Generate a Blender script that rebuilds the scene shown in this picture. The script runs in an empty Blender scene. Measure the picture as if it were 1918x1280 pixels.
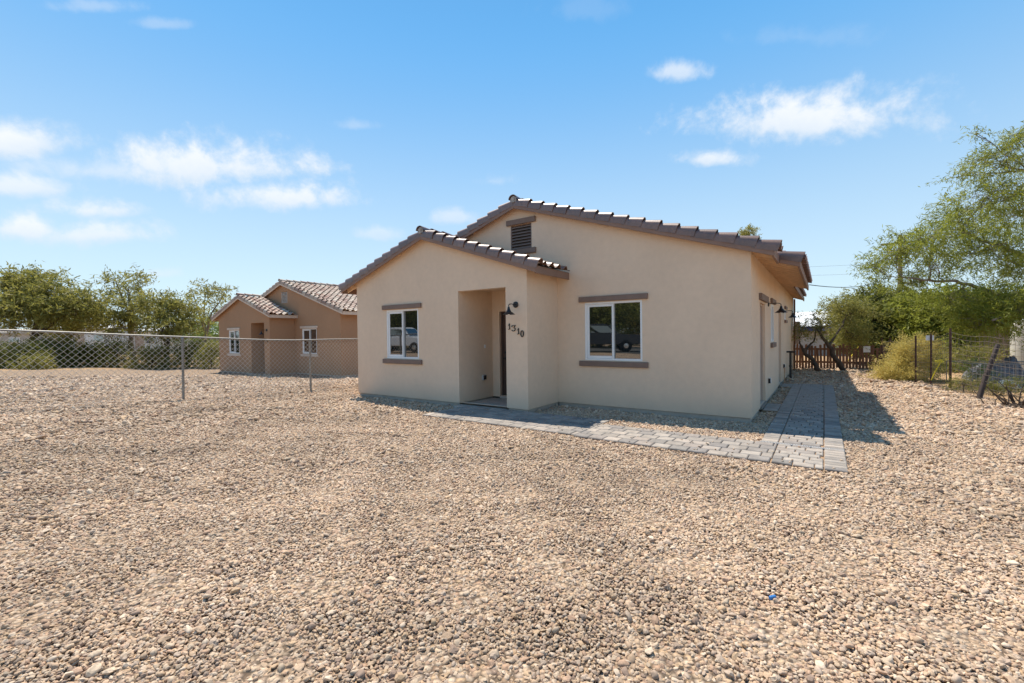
import bpy, bmesh, math, random
import numpy as np
from mathutils import Vector, Matrix
random.seed(7); RNG = np.random.default_rng(11)
scene = bpy.context.scene
COL = scene.collection

# ------------------------------------------------------------------ camera
CAM = np.array([1.0175, -8.5934, 1.55])
YAW, PITCH, ROLL, FPX = -0.610994, -0.014698, -0.012726, 834.255
fw = np.array([math.sin(YAW)*math.cos(PITCH), math.cos(YAW)*math.cos(PITCH), math.sin(PITCH)])
rt0 = np.array([math.cos(YAW), -math.sin(YAW), 0.0]); up0 = np.cross(rt0, fw)
rt = rt0*math.cos(ROLL)+up0*math.sin(ROLL); up = up0*math.cos(ROLL)-rt0*math.sin(ROLL)
def ray(px, py): return fw+rt*(px-959)/FPX-up*(py-640)/FPX
def at(px, py, d): return CAM+d*ray(px, py)          # a measured point of the place, d metres deep
cd = bpy.data.cameras.new('camera'); cam = bpy.data.objects.new('camera', cd); COL.objects.link(cam)
cd.sensor_width = 36; cd.lens = 36*FPX/1918; cd.clip_start = .05; cd.clip_end = 3000
m = Matrix(((rt[0], up[0], -fw[0], CAM[0]), (rt[1], up[1], -fw[1], CAM[1]), (rt[2], up[2], -fw[2], CAM[2]), (0, 0, 0, 1)))
cam.matrix_world = m
scene.camera = cam

# ------------------------------------------------------------------ world, sun, exposure
TOSUN = Vector((-.434, .23, 1)).normalized()
EXPOSURE = 0.52
SKY_STRENGTH = .092
SUN_STRENGTH = 5.0
world = bpy.data.worlds.new('World'); scene.world = world; world.use_nodes = True
nt = world.node_tree; nt.nodes.clear()
def N(t, ty, **kw):
    n = t.nodes.new(ty)
    for k, v in kw.items(): setattr(n, k, v)
    return n
def inp(t, sock, v):
    if isinstance(v, bpy.types.NodeSocket): t.links.new(v, sock)
    else: sock.default_value = v
def MATH(t, op, a, b=None, c=None, clamp=False):
    n = N(t, 'ShaderNodeMath', operation=op, use_clamp=clamp)
    for i, v in enumerate((a, b, c)):
        if v is not None: inp(t, n.inputs[i], v)
    return n.outputs[0]
def MIX(t, f, a, b, blend='MIX'):
    n = N(t, 'ShaderNodeMix', data_type='RGBA', blend_type=blend)
    inp(t, n.inputs[0], f)
    for s, v in ((n.inputs[6], a), (n.inputs[7], b)):
        if isinstance(v, tuple) and len(v) == 3: v = (*v, 1)
        inp(t, s, v)
    return n.outputs[2]
def MAPR(t, v, a, b, c=0., d=1., smooth=False):
    n = N(t, 'ShaderNodeMapRange', interpolation_type='SMOOTHSTEP' if smooth else 'LINEAR')
    for i, x in enumerate((v, a, b, c, d)): inp(t, n.inputs[i], x)
    return n.outputs[0]
def NOISE(t, vec, scale, detail=4, rough=.55, dist=0.):
    n = N(t, 'ShaderNodeTexNoise')
    if vec is not None: t.links.new(vec, n.inputs['Vector'])
    n.inputs['Scale'].default_value = scale; n.inputs['Detail'].default_value = detail
    n.inputs['Roughness'].default_value = rough; n.inputs['Distortion'].default_value = dist
    return n
def DOT(t, v, c):
    n = N(t, 'ShaderNodeVectorMath', operation='DOT_PRODUCT'); t.links.new(v, n.inputs[0]); n.inputs[1].default_value = tuple(c)
    return n.outputs['Value']
sky = N(nt, 'ShaderNodeTexSky', sky_type='NISHITA', sun_disc=False)
sky.sun_elevation = math.asin(TOSUN.z); sky.sun_rotation = math.atan2(TOSUN.x, TOSUN.y)
sky.altitude = 750; sky.air_density = 1.0; sky.dust_density = 0.6; sky.ozone_density = 1.6
tc = N(nt, 'ShaderNodeTexCoord'); dirv = tc.outputs['Generated']
# fair-weather clouds: each one a direction in the sky, its half width and half height (tan), its opacity
clouds = [(400, 312, 205, 56, 1.), (20, 265, 140, 52, 1.), (40, 352, 95, 34, .85), (560, 374, 140, 40, .95), (180, 322, 120, 34, .6),
          (40, 432, 80, 38, .95), (190, 440, 135, 34, .85), (170, 396, 78, 30, .9), (850, 408, 55, 18, .6), (705, 440, 55, 16, .5),
          (1500, 228, 225, 60, 1.), (1268, 137, 68, 26, .75), (1328, 299, 62, 21, .9), (668, 236, 45, 14, .3), (180, 12, 70, 16, .35),
          (310, 47, 50, 12, .3), (925, 340, 45, 16, .35), (300, 515, 40, 14, .4), (1110, 20, 90, 30, .12), (1500, 70, 120, 26, .14)]
dirs = []
for px, py, a, b, o in clouds:
    d = ray(px, py); k = np.linalg.norm(d); d = d/k; t = rt-d*(d@rt); dirs.append((d, a/FPX/k, b/FPX/k, o, t/np.linalg.norm(t)))
for i in range(9):                                    # the same kind of sky all the way round
    az = math.radians(35+i*30+random.uniform(-5, 5))-math.pi/2*0
    el = math.radians(random.uniform(8, 26)); d = np.array([math.sin(az)*math.cos(el), math.cos(az)*math.cos(el), math.sin(el)])
    if d@fw < .45: dirs.append((d, random.uniform(.06, .16), random.uniform(.02, .045), random.uniform(.5, 1), None))
nz = NOISE(nt, dirv, 9, 7, .62); nz.inputs['Distortion'].default_value = .35
nz2 = NOISE(nt, dirv, 26, 5, .6)
nsum = MATH(nt, 'ADD', MATH(nt, 'MULTIPLY', MATH(nt, 'SUBTRACT', nz.outputs[0], .5), 3.8), MATH(nt, 'MULTIPLY', MATH(nt, 'SUBTRACT', nz2.outputs[0], .5), 2.3))
mask = None; lit = None
for d, a, b, o, t1 in dirs:
    if t1 is None: t1 = np.cross(d, (0, 0, 1)); t1 /= np.linalg.norm(t1)
    t2 = np.cross(t1, d)
    u = MATH(nt, 'MULTIPLY', DOT(nt, dirv, t1), 1/a)
    v = MATH(nt, 'SUBTRACT', DOT(nt, dirv, t2), 0.0)
    vv = MATH(nt, 'MAXIMUM', MATH(nt, 'MULTIPLY', v, 1/b), MATH(nt, 'MULTIPLY', v, -1/(b*.62)))
    r = MATH(nt, 'SQRT', MATH(nt, 'ADD', MATH(nt, 'MULTIPLY', u, u), MATH(nt, 'MULTIPLY', vv, vv)))
    r = MATH(nt, 'ADD', r, MATH(nt, 'MULTIPLY', nsum, .62))
    f = MAPR(nt, r, 1.15, .08, 0, o, True)
    f = MATH(nt, 'MULTIPLY', f, MATH(nt, 'GREATER_THAN', DOT(nt, dirv, d), .3))
    mask = f if mask is None else MATH(nt, 'MAXIMUM', mask, f)
    l = MATH(nt, 'MULTIPLY', f, MAPR(nt, v, -b*.6, b*.5))
    lit = l if lit is None else MATH(nt, 'MAXIMUM', lit, l)
ccol = MIX(nt, MATH(nt, 'ADD', lit, MATH(nt, 'MULTIPLY', MATH(nt, 'SUBTRACT', nz2.outputs[0], .5), .8), clamp=True), (5.9, 6.6, 7.4), (7.9, 7.95, 8.0))
hz = MAPR(nt, DOT(nt, dirv, (0, 0, 1)), -.02, .62, 1, 0, True)
hz2 = MAPR(nt, DOT(nt, dirv, (0, 0, 1)), .5, 1.0, 0, 1, True)
skyc = MIX(nt, .78, sky.outputs[0], MIX(nt, hz2, MIX(nt, hz, (.95, 3.8, 7.6), (5.7, 7.3, 8.1)), (.28, 1.25, 3.3)))
bgc = MIX(nt, MATH(nt, 'MULTIPLY', mask, .9), skyc, ccol)
bg = N(nt, 'ShaderNodeBackground'); nt.links.new(bgc, bg.inputs[0]); bg.inputs[1].default_value = SKY_STRENGTH
world.cycles.sampling_method = 'MANUAL'; world.cycles.sample_map_resolution = 256
wo = N(nt, 'ShaderNodeOutputWorld'); nt.links.new(bg.outputs[0], wo.inputs[0])
sl = bpy.data.lights.new('sun', 'SUN'); so = bpy.data.objects.new('sun', sl); COL.objects.link(so)
sl.energy = SUN_STRENGTH; sl.angle = math.radians(.53); sl.color = (1, .925, .81)
so.rotation_euler = (-TOSUN).to_track_quat('-Z', 'Y').to_euler(); so.location = (-10, 8, 25)
vs = scene.view_settings; vs.view_transform = 'Standard'; vs.look = 'None'; vs.gamma = 1; vs.exposure = EXPOSURE; vs.use_curve_mapping = False
scene.render.engine = 'CYCLES'
scene.cycles.max_bounces = 8; scene.cycles.diffuse_bounces = 4; scene.cycles.transparent_max_bounces = 12

# ------------------------------------------------------------------ helpers
def tag(o, label=None, cat=None, group=None, kind=None):
    for k, v in (('label', label), ('category', cat), ('group', group), ('kind', kind)):
        if v: o[k] = v
    return o
def empty(name, loc=(0, 0, 0), parent=None):
    o = bpy.data.objects.new(name, None); COL.objects.link(o); o.location = Vector(loc); o.empty_display_size = .2
    if parent: o.parent = parent
    return o
class MB:
    def __init__(s): s.v = []; s.f = []
    def add(s, vs, fs):
        k = len(s.v); s.v += [tuple(map(float, p)) for p in vs]; s.f += [tuple(k+i for i in f) for f in fs]; return s
    def quad(s, *p): return s.add(p, [tuple(range(len(p)))])
    def hexa(s, p): return s.add(p, [(0, 3, 2, 1), (4, 5, 6, 7), (0, 1, 5, 4), (1, 2, 6, 5), (2, 3, 7, 6), (3, 0, 4, 7)])
    def box(s, x0, x1, y0, y1, z0, z1):
        return s.hexa([(x0, y0, z0), (x1, y0, z0), (x1, y1, z0), (x0, y1, z0), (x0, y0, z1), (x1, y0, z1), (x1, y1, z1), (x0, y1, z1)])
    def prism(s, poly, f0, f1):
        n = len(poly); vs = [f0(p) for p in poly]+[f1(p) for p in poly]
        return s.add(vs, [tuple(range(n))[::-1], tuple(range(n, 2*n))]+[(i, (i+1) % n, n+(i+1) % n, n+i) for i in range(n)])
    def tube(s, pts, radii, n=6, cap=True):
        pts = [Vector(p) for p in pts]
        if not hasattr(radii, '__len__'): radii = [radii]*len(pts)
        vs = []; fs = []; ref = None
        for i, p in enumerate(pts):
            t = (pts[min(i+1, len(pts)-1)]-pts[max(i-1, 0)]).normalized()
            if ref is None: ref = Vector((0, 0, 1)) if abs(t.z) < .9 else Vector((1, 0, 0))
            a = t.cross(ref).normalized(); b = t.cross(a).normalized(); ref = a.cross(t)
            for k in range(n):
                c, q = math.cos(2*math.pi*k/n), math.sin(2*math.pi*k/n); vs.append(p+(a*c+b*q)*radii[i])
        for i in range(len(pts)-1):
            for k in range(n): fs.append((i*n+k, i*n+(k+1) % n, (i+1)*n+(k+1) % n, (i+1)*n+k))
        if cap: fs += [tuple(range(n))[::-1], tuple((len(pts)-1)*n+k for k in range(n))]
        return s.add(vs, fs)
    def lathe(s, prof, o, axis='Z', n=16, cap=True):
        vs = []
        for r, h in prof:
            for k in range(n):
                c, q = r*math.cos(2*math.pi*k/n), r*math.sin(2*math.pi*k/n)
                p = (c, q, h) if axis == 'Z' else ((h, c, q) if axis == 'X' else (c, h, q))
                vs.append((o[0]+p[0], o[1]+p[1], o[2]+p[2]))
        fs = [(i*n+k, i*n+(k+1) % n, (i+1)*n+(k+1) % n, (i+1)*n+k) for i in range(len(prof)-1) for k in range(n)]
        if cap: fs += [tuple(range(n))[::-1], tuple((len(prof)-1)*n+k for k in range(n))]
        return s.add(vs, fs)
    def mesh(s, name, mat, bevel=0, smooth=False):
        me = bpy.data.meshes.new(name); me.from_pydata(s.v, [], s.f)
        bm = bmesh.new(); bm.from_mesh(me)
        bmesh.ops.recalc_face_normals(bm, faces=bm.faces)
        if bevel: bmesh.ops.bevel(bm, geom=bm.edges[:], offset=bevel, segments=2 if bevel > .008 else 1, affect='EDGES', clamp_overlap=True)
        bm.to_mesh(me); bm.free()
        if smooth:
            me.polygons.foreach_set('use_smooth', [True]*len(me.polygons)); me.set_sharp_from_angle(angle=math.radians(smooth if smooth is not True else 40))
        if mat: me.materials.append(mat)
        return me
    def build(s, name, mat, parent=None, bevel=0, smooth=False):
        return link(name, s.mesh(name, mat, bevel, smooth), parent)
def link(name, me, parent=None, loc=None):
    o = bpy.data.objects.new(name, me); COL.objects.link(o)
    if parent: o.parent = parent
    if loc is not None: o.location = Vector(loc)
    return o
def npmesh(name, V, F, mat, smooth=False, tint=None):
    """V (n,3), F (m,k) -> mesh, quickly"""
    me = bpy.data.meshes.new(name); V = np.asarray(V, np.float32); F = np.asarray(F, np.int32); k = F.shape[1]
    me.vertices.add(len(V)); me.vertices.foreach_set('co', V.ravel())
    me.loops.add(F.size); me.loops.foreach_set('vertex_index', F.ravel())
    me.polygons.add(len(F)); me.polygons.foreach_set('loop_start', np.arange(0, F.size, k, dtype=np.int32))
    if smooth: me.polygons.foreach_set('use_smooth', np.ones(len(F), bool))
    me.update(calc_edges=True)
    if tint is not None:
        a = me.attributes.new('tint', 'FLOAT', 'POINT'); a.data.foreach_set('value', np.asarray(tint, np.float32))
    if mat: me.materials.append(mat)
    return me

# ------------------------------------------------------------------ materials
def fill_ramp(rp, cols, constant=False):
    e = rp.color_ramp.elements
    while len(e) < len(cols): e.new(.5)
    if constant: rp.color_ramp.interpolation = 'CONSTANT'
    for i, cc in enumerate(cols): e[i].position = i/len(cols) if constant else i/(len(cols)-1)
    for i, cc in enumerate(cols): e[i].color = (*cc, 1)
def material(name):
    m = bpy.data.materials.new(name); m.use_nodes = True; t = m.node_tree
    return m, t, t.nodes['Principled BSDF']
def coords(t, kind='Object'): return N(t, 'ShaderNodeTexCoord').outputs[kind]
def bump(t, p, h, strength, dist):
    b = N(t, 'ShaderNodeBump'); b.inputs['Strength'].default_value = strength; b.inputs['Distance'].default_value = dist
    t.links.new(h, b.inputs['Height']); t.links.new(b.outputs[0], p.inputs['Normal']); return b
def simple(name, col, rough=.6, var=.12, scale=6, metal=0, bstr=0, bdist=.002, bscale=60, spec=.4):
    m, t, p = material(name); c = coords(t)
    n = NOISE(t, c, scale, 5)
    r = MAPR(t, n.outputs[0], .3, .7, 1-var, 1+var)
    mul = N(t, 'ShaderNodeVectorMath', operation='SCALE'); mul.inputs[0].default_value = col; t.links.new(r, mul.inputs['Scale'])
    t.links.new(mul.outputs[0], p.inputs['Base Color'])
    p.inputs['Roughness'].default_value = rough; p.inputs['Metallic'].default_value = metal; p.inputs['Specular IOR Level'].default_value = spec
    if bstr: bump(t, p, NOISE(t, c, bscale, 4).outputs[0], bstr, bdist)
    return m
def stucco(name, col):
    m, t, p = material(name); c = coords(t)
    big = NOISE(t, c, .8, 4); mid = NOISE(t, c, 9, 5); fine = NOISE(t, c, 170, 3, .6); f2 = NOISE(t, c, 45, 4, .6)
    k = MATH(t, 'ADD', MAPR(t, big.outputs[0], .3, .7, .94, 1.04), MAPR(t, mid.outputs[0], .3, .7, -.03, .03))
    # faint splash stain near the foot of the wall
    sx = N(t, 'ShaderNodeSeparateXYZ'); t.links.new(c, sx.inputs[0])
    st = MATH(t, 'MULTIPLY', MAPR(t, MATH(t, 'ADD', sx.outputs[2], MATH(t, 'MULTIPLY', mid.outputs[0], -.25)), -.02, .3, 1, 0), .16)
    mul = N(t, 'ShaderNodeVectorMath', operation='SCALE'); mul.inputs[0].default_value = col; t.links.new(k, mul.inputs['Scale'])
    t.links.new(MIX(t, st, mul.outputs[0], (.36, .27, .19)), p.inputs['Base Color'])
    p.inputs['Roughness'].default_value = .9; p.inputs['Specular IOR Level'].default_value = .15
    hh = MATH(t, 'ADD', fine.outputs[0], MATH(t, 'MULTIPLY', f2.outputs[0], 1.2))
    bump(t, p, hh, .55, .004)
    return m
def rnd_mat(name, cols, rough, bstr=.3, bscale=80, bdist=.003, spec=.4, var=.25, streak=None):
    """colour picked per object (Object Info random) from a ramp, with fine variation"""
    m, t, p = material(name); oi = N(t, 'ShaderNodeObjectInfo'); rp = N(t, 'ShaderNodeValToRGB'); fill_ramp(rp, cols)
    t.links.new(oi.outputs['Random'], rp.inputs[0])
    c = coords(t); mp = N(t, 'ShaderNodeVectorMath', operation='ADD'); t.links.new(c, mp.inputs[0]); t.links.new(oi.outputs['Location'], mp.inputs[1])
    n = NOISE(t, mp.outputs[0], streak or 14, 5, .65)
    k = MAPR(t, n.outputs[0], .28, .72, 1-var, 1+var)
    mul = N(t, 'ShaderNodeVectorMath', operation='SCALE'); t.links.new(rp.outputs[0], mul.inputs[0]); t.links.new(k, mul.inputs['Scale'])
    t.links.new(mul.outputs[0], p.inputs['Base Color']); p.inputs['Roughness'].default_value = rough; p.inputs['Specular IOR Level'].default_value = spec
    if bstr: bump(t, p, NOISE(t, mp.outputs[0], bscale, 4).outputs[0], bstr, bdist)
    return m
def foliage(name, a, b, transl=.35):
    m, t, p = material(name); at_ = N(t, 'ShaderNodeAttribute', attribute_name='tint'); c = coords(t)
    n = NOISE(t, c, 1.3, 3)
    f = MATH(t, 'ADD', MATH(t, 'MULTIPLY', at_.outputs['Fac'], .65), MAPR(t, n.outputs[0], .3, .7, -.05, .4), clamp=True)
    col = MIX(t, f, a, b); t.links.new(col, p.inputs['Base Color']); p.inputs['Roughness'].default_value = .55; p.inputs['Specular IOR Level'].default_value = .3
    tr = N(t, 'ShaderNodeBsdfTranslucent'); t.links.new(MIX(t, .5, col, tuple(x*1.5 for x in b)), tr.inputs[0])
    mx = N(t, 'ShaderNodeMixShader'); mx.inputs[0].default_value = transl
    t.links.new(p.outputs[0], mx.inputs[1]); t.links.new(tr.outputs[0], mx.inputs[2]); t.links.new(mx.outputs[0], t.nodes['Material Output'].inputs[0])
    return m
def wood(name, col, axis=2, var=.3, rough=.75):
    m, t, p = material(name); c = coords(t); mp = N(t, 'ShaderNodeMapping'); t.links.new(c, mp.inputs[0])
    s = [18, 18, 18]; s[axis] = 1.2; mp.inputs['Scale'].default_value = s
    oi = N(t, 'ShaderNodeObjectInfo'); ad = N(t, 'ShaderNodeVectorMath', operation='ADD'); t.links.new(mp.outputs[0], ad.inputs[0])
    sc = N(t, 'ShaderNodeVectorMath', operation='SCALE'); sc.inputs[0].default_value = (37, 17, 9); t.links.new(oi.outputs['Random'], sc.inputs['Scale']); t.links.new(sc.outputs[0], ad.inputs[1])
    n = NOISE(t, ad.outputs[0], 1.5, 6, .6)
    k = MATH(t, 'MULTIPLY', MAPR(t, n.outputs[0], .3, .7, 1-var, 1+var), MAPR(t, oi.outputs['Random'], 0, 1, .8, 1.15))
    mul = N(t, 'ShaderNodeVectorMath', operation='SCALE'); mul.inputs[0].default_value = col; t.links.new(k, mul.inputs['Scale'])
    t.links.new(mul.outputs[0], p.inputs['Base Color']); p.inputs['Roughness'].default_value = rough
    bump(t, p, n.outputs[0], .3, .004)
    return m
def glass(name):
    m, t, p = material(name); p.inputs['Base Color'].default_value = (.012, .014, .014, 1); p.inputs['Roughness'].default_value = .015
    p.inputs['IOR'].default_value = 3.2; p.inputs['Specular IOR Level'].default_value = .5
    n = NOISE(t, coords(t), 1.1, 2); bump(t, p, n.outputs[0], .05, .01)
    return m
STONES = [(.50, .375, .24), (.43, .315, .20), (.55, .435, .295), (.475, .35, .22), (.39, .30, .21), (.51, .37, .22), (.60, .49, .345), (.445, .305, .195), (.50, .40, .27), (.32, .235, .165), (.53, .385, .245), (.44, .35, .25)]
STONES = [(r*.96, g_*.925, b_*.975) for r, g_, b_ in STONES]
M = {}
M['stucco_tan'] = stucco('stucco_tan', (.75, .57, .415))
M['stucco_brown'] = stucco('stucco_brown', (.41, .24, .14))
M['concrete'] = simple('concrete', (.42, .36, .30), .9, .12, 5, bstr=.4, bscale=90)
M['trim_brown'] = simple('trim_brown_paint', (.215, .145, .112), .7, .08, 8, bstr=.25, bscale=120)
M['rake_brown'] = simple('rake_brown_paint', (.26, .16, .118), .65, .08, 6, bstr=.15, bscale=90)
M['trim_beige'] = simple('trim_beige_paint', (.62, .50, .40), .7, .08, 8, bstr=.25, bscale=120)
M['soffit_tan'] = simple('soffit_tan_paint', (.70, .49, .31), .75, .12, 5, bstr=.2, bscale=60)
M['soffit_rust'] = simple('soffit_dark_tan', (.46, .28, .16), .75, .15, 5, bstr=.2, bscale=60)
M['vinyl'] = simple('white_vinyl', (.80, .79, .77), .35, .03, 3)
M['glass'] = glass('window_glass')
M['black_metal'] = simple('black_metal', (.012, .011, .011), .4, .1, 8, spec=.5)
M['bulb'] = simple('bulb_white', (.75, .73, .68), .3, .02, 3)
M['door_brown'] = wood('door_brown', (.085, .05, .038), 2, .15, .45)
M['door_tan'] = simple('door_tan_paint', (.50, .38, .30), .5, .05, 4)
M['plastic_grey'] = simple('grey_plastic', (.42, .41, .40), .5, .05, 4)
M['plastic_white'] = simple('white_plastic', (.75, .74, .72), .45, .05, 4)
M['rust_pipe'] = simple('brown_conduit', (.17, .09, .05), .6, .2, 9)
M['brass'] = simple('copper_pipe', (.42, .26, .15), .5, .25, 9, metal=.4)
M['tile_umber'] = rnd_mat('roof_tile_umber', [(.15, .075, .05), (.19, .10, .07), (.12, .06, .042), (.20, .115, .082)], .42, .3, 55, .003, .75, .3)
M['tile_umber'].node_tree.nodes['Principled BSDF'].inputs['IOR'].default_value = 1.62
M['tile_terracotta'] = rnd_mat('roof_tile_terracotta', [(.30, .17, .115), (.45, .35, .27), (.23, .125, .09), (.50, .42, .33), (.35, .23, .17), (.47, .38, .295), (.28, .15, .105), (.51, .43, .345)], .55, .4, 40, .004, .45, .22)
M['mortar'] = simple('ridge_mortar', (.40, .36, .32), .9, .15, 12, bstr=.5)
M['felt'] = simple('roof_felt', (.03, .028, .027), .9, .1)
M['slat'] = simple('vent_slat_brown', (.20, .145, .12), .6, .08, 8)
M['vent_dark'] = simple('vent_backing', (.03, .025, .022), .9, .05)
M['paver'] = rnd_mat('grey_paver', [(.25, .22, .19), (.36, .315, .27), (.19, .175, .16), (.38, .325, .275), (.28, .245, .21), (.22, .20, .185), (.33, .275, .23)], .85, .6, 70, .004, .25, .22, 9)
M['sand'] = simple('joint_sand', (.30, .19, .11), .95, .25, 30, bstr=.5, bscale=200)
M['galv'] = simple('galvanised_steel', (.27, .26, .24), .55, .12, 7, metal=.75)
M['wire_dark'] = simple('weathered_wire', (.24, .20, .165), .6, .15, 4, metal=.3)
M['wire'] = simple('galvanised_wire', (.54, .49, .43), .5, .1, 4, metal=.35)
M['post_rust'] = simple('rusty_steel', (.11, .06, .045), .7, .35, 9, metal=.3, bstr=.3)
M['post_dark'] = simple('dark_rusty_pipe', (.045, .03, .026), .7, .4, 9, bstr=.3)
M['bark'] = simple('mesquite_bark', (.085, .06, .045), .9, .35, 7, bstr=.8, bscale=25, bdist=.02)
M['bark_pale'] = simple('pale_bark', (.20, .16, .125), .9, .3, 7, bstr=.8, bscale=25, bdist=.02)
M['picket'] = wood('fence_picket_wood', (.17, .08, .042), 2, .35)
M['pole_wood'] = wood('utility_pole_wood', (.19, .125, .085), 2, .25)
M['white_paint'] = simple('white_paint', (.78, .78, .76), .5, .05, 3)
M['blue_paint'] = simple('blue_fascia_paint', (.03, .06, .30), .5, .08, 3)
M['siding_grey'] = simple('grey_siding', (.40, .37, .33), .7, .1, 2)
M['sign_white'] = simple('sign_white', (.72, .70, .68), .5, .04)
M['yellow'] = simple('yellow_tape', (.72, .56, .03), .5, .1)
M['red'] = simple('red_plastic', (.62, .08, .03), .5, .1)
M['blue_bit'] = simple('blue_plastic', (.03, .16, .42), .5, .05)
M['tarp'] = simple('grey_tarp', (.16, .14, .15), .6, .3, 4, bstr=.6, bscale=14, bdist=.05)
M['tarp_light'] = simple('pale_tarp', (.17, .17, .20), .6, .25, 4, bstr=.6, bscale=14, bdist=.05)
M['reed'] = wood('reed_screen', (.30, .22, .155), 2, .35)
M['tank'] = simple('pale_tank', (.55, .51, .44), .7, .12, 2)
M['asphalt'] = simple('asphalt', (.055, .053, .05), .9, .2, 3, bstr=.5, bscale=120)
M['leaf_mesq'] = foliage('mesquite_leaf', (.070, .090, .013), (.31, .33, .05), .45)
M['leaf_dark'] = foliage('dark_leaf', (.05, .062, .014), (.22, .225, .042), .34)
M['leaf_olive'] = foliage('olive_leaf', (.09, .09, .022), (.33, .31, .075), .4)
M['leaf_yellow'] = foliage('yellow_shrub_leaf', (.36, .30, .075), (.66, .54, .17), .4)
M['leaf_green'] = foliage('fresh_leaf', (.09, .15, .035), (.26, .34, .09))
M['paint_dark'] = simple('dark_grey_car_paint', (.05, .055, .065), .25, .02, 2, metal=.3, spec=.6)
M['paint_white'] = simple('white_car_paint', (.72, .73, .74), .25, .02, 2, spec=.6)
M['tyre'] = simple('tyre_rubber', (.015, .015, .015), .8, .1)
M['chrome'] = simple('bright_rim', (.6, .6, .6), .25, .03, metal=.9)

# stones of the gravel, and the ground sheet under them
def stone_mat():
    m, t, p = material('gravel_stone'); oi = N(t, 'ShaderNodeAttribute', attribute_type='INSTANCER', attribute_name='rnd'); rp = N(t, 'ShaderNodeValToRGB'); fill_ramp(rp, STONES, True)
    t.links.new(oi.outputs['Fac'], rp.inputs[0])
    c = coords(t); n = NOISE(t, c, 2.2, 4, .6)
    k = MATH(t, 'MULTIPLY', MAPR(t, n.outputs[0], .3, .7, .82, 1.14), N(t, 'ShaderNodeAttribute', attribute_type='INSTANCER', attribute_name='tone').outputs['Fac'])
    mul = N(t, 'ShaderNodeVectorMath', operation='SCALE'); t.links.new(rp.outputs[0], mul.inputs[0]); t.links.new(k, mul.inputs['Scale'])
    t.links.new(mul.outputs[0], p.inputs['Base Color']); p.inputs['Roughness'].default_value = .8; p.inputs['Specular IOR Level'].default_value = .2
    return m
M['stone'] = stone_mat()
def ground_mat():
    m, t, p = material('gravel_and_dirt'); c = coords(t)
    w = NOISE(t, c, 20, 2); wv = N(t, 'ShaderNodeVectorMath', operation='MULTIPLY_ADD'); t.links.new(w.outputs['Color'], wv.inputs[0]); wv.inputs[1].default_value = (.02, .02, .02); t.links.new(c, wv.inputs[2])
    vo = N(t, 'ShaderNodeTexVoronoi'); vo.inputs['Scale'].default_value = 27; t.links.new(wv.outputs[0], vo.inputs['Vector'])
    sp = N(t, 'ShaderNodeSeparateColor'); t.links.new(vo.outputs['Color'], sp.inputs[0])
    rp = N(t, 'ShaderNodeValToRGB'); fill_ramp(rp, STONES, True)
    t.links.new(sp.outputs[0], rp.inputs[0])
    gap = MAPR(t, vo.outputs['Distance'], .35, .75, 0, 1)
    sc = MIX(t, MATH(t, 'MULTIPLY', gap, .8), rp.outputs[0], (.05, .034, .024))  # shade in the crevices between stones, painted into the colour
    big = NOISE(t, c, .22, 4, .6); mid = NOISE(t, c, 2.2, 5, .6)
    gr = MIX(t, MATH(t, 'MULTIPLY', MAPR(t, big.outputs[0], .4, .7), .25), sc, (.30, .215, .15))
    di = MIX(t, mid.outputs[0], (.30, .185, .10), (.44, .30, .17))
    s = N(t, 'ShaderNodeSeparateXYZ'); t.links.new(c, s.inputs[0]); X, Y = s.outputs[0], s.outputs[1]
    e1 = MATH(t, 'ADD', MATH(t, 'ADD', X, MATH(t, 'MULTIPLY', Y, .16)), MATH(t, 'MULTIPLY', mid.outputs[0], .5))      # right boundary
    f1 = MAPR(t, e1, 4.95, 5.15)
    f2 = MAPR(t, MATH(t, 'ADD', MATH(t, 'ADD', Y, MATH(t, 'MULTIPLY', X, -.1)), mid.outputs[0]), 11.9, 12.3)
    f3 = MAPR(t, MATH(t, 'ADD', X, MATH(t, 'MULTIPLY', mid.outputs[0], 2)), -29.5, -31)
    f = MATH(t, 'MAXIMUM', MATH(t, 'MAXIMUM', f1, f2), f3)
    t.links.new(MIX(t, f, gr, di), p.inputs['Base Color'])
    p.inputs['Roughness'].default_value = .95; p.inputs['Specular IOR Level'].default_value = .1
    h = MATH(t, 'ADD', MATH(t, 'MULTIPLY', vo.outputs['Distance'], MATH(t, 'SUBTRACT', -1.2, MATH(t, 'MULTIPLY', f, -1.1))), MATH(t, 'MULTIPLY', mid.outputs[0], .6))
    bump(t, p, h, .9, .03)
    return m
M['ground'] = ground_mat()

# ------------------------------------------------------------------ ground
XPL0 = -9.164
def sm(x): x = np.clip(x, 0, 1); return x*x*(3-2*x)
def gz(x, y):
    x = np.asarray(x, float); y = np.asarray(y, float)
    rise = .30*sm((-1.0-y)/8.)*sm((-x-4.5)/6.)
    drop = -.23*sm((-x-12.)/4.)*sm((y+2.5)/4.)
    dx = np.maximum(np.maximum(-9.6-x, x), 0); dy = np.maximum(np.maximum(-y, y-12.85), 0); dh = np.hypot(dx, dy)
    dx = np.maximum(np.maximum(XPL0-x, x+3.77), 0); dy = np.maximum(np.maximum(-1.227-y, y), 0); dh = np.minimum(dh, np.hypot(dx, dy))
    drop = drop-.035*(1-sm(dh/.45))
    return rise+drop+.012*np.sin(x*1.7+.6*y)*np.sin(y*1.3-.4*x)*(1-sm((x+11)/2)*sm((9-x)/1)*sm((y+4.2)/1)*sm((14-y)/1))
ax = np.concatenate([-np.geomspace(900, 46, 14), np.arange(-45, -11, .5), np.arange(-11, 3, .2), np.arange(3, 25.01, .5), np.geomspace(26, 900, 14)])
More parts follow.
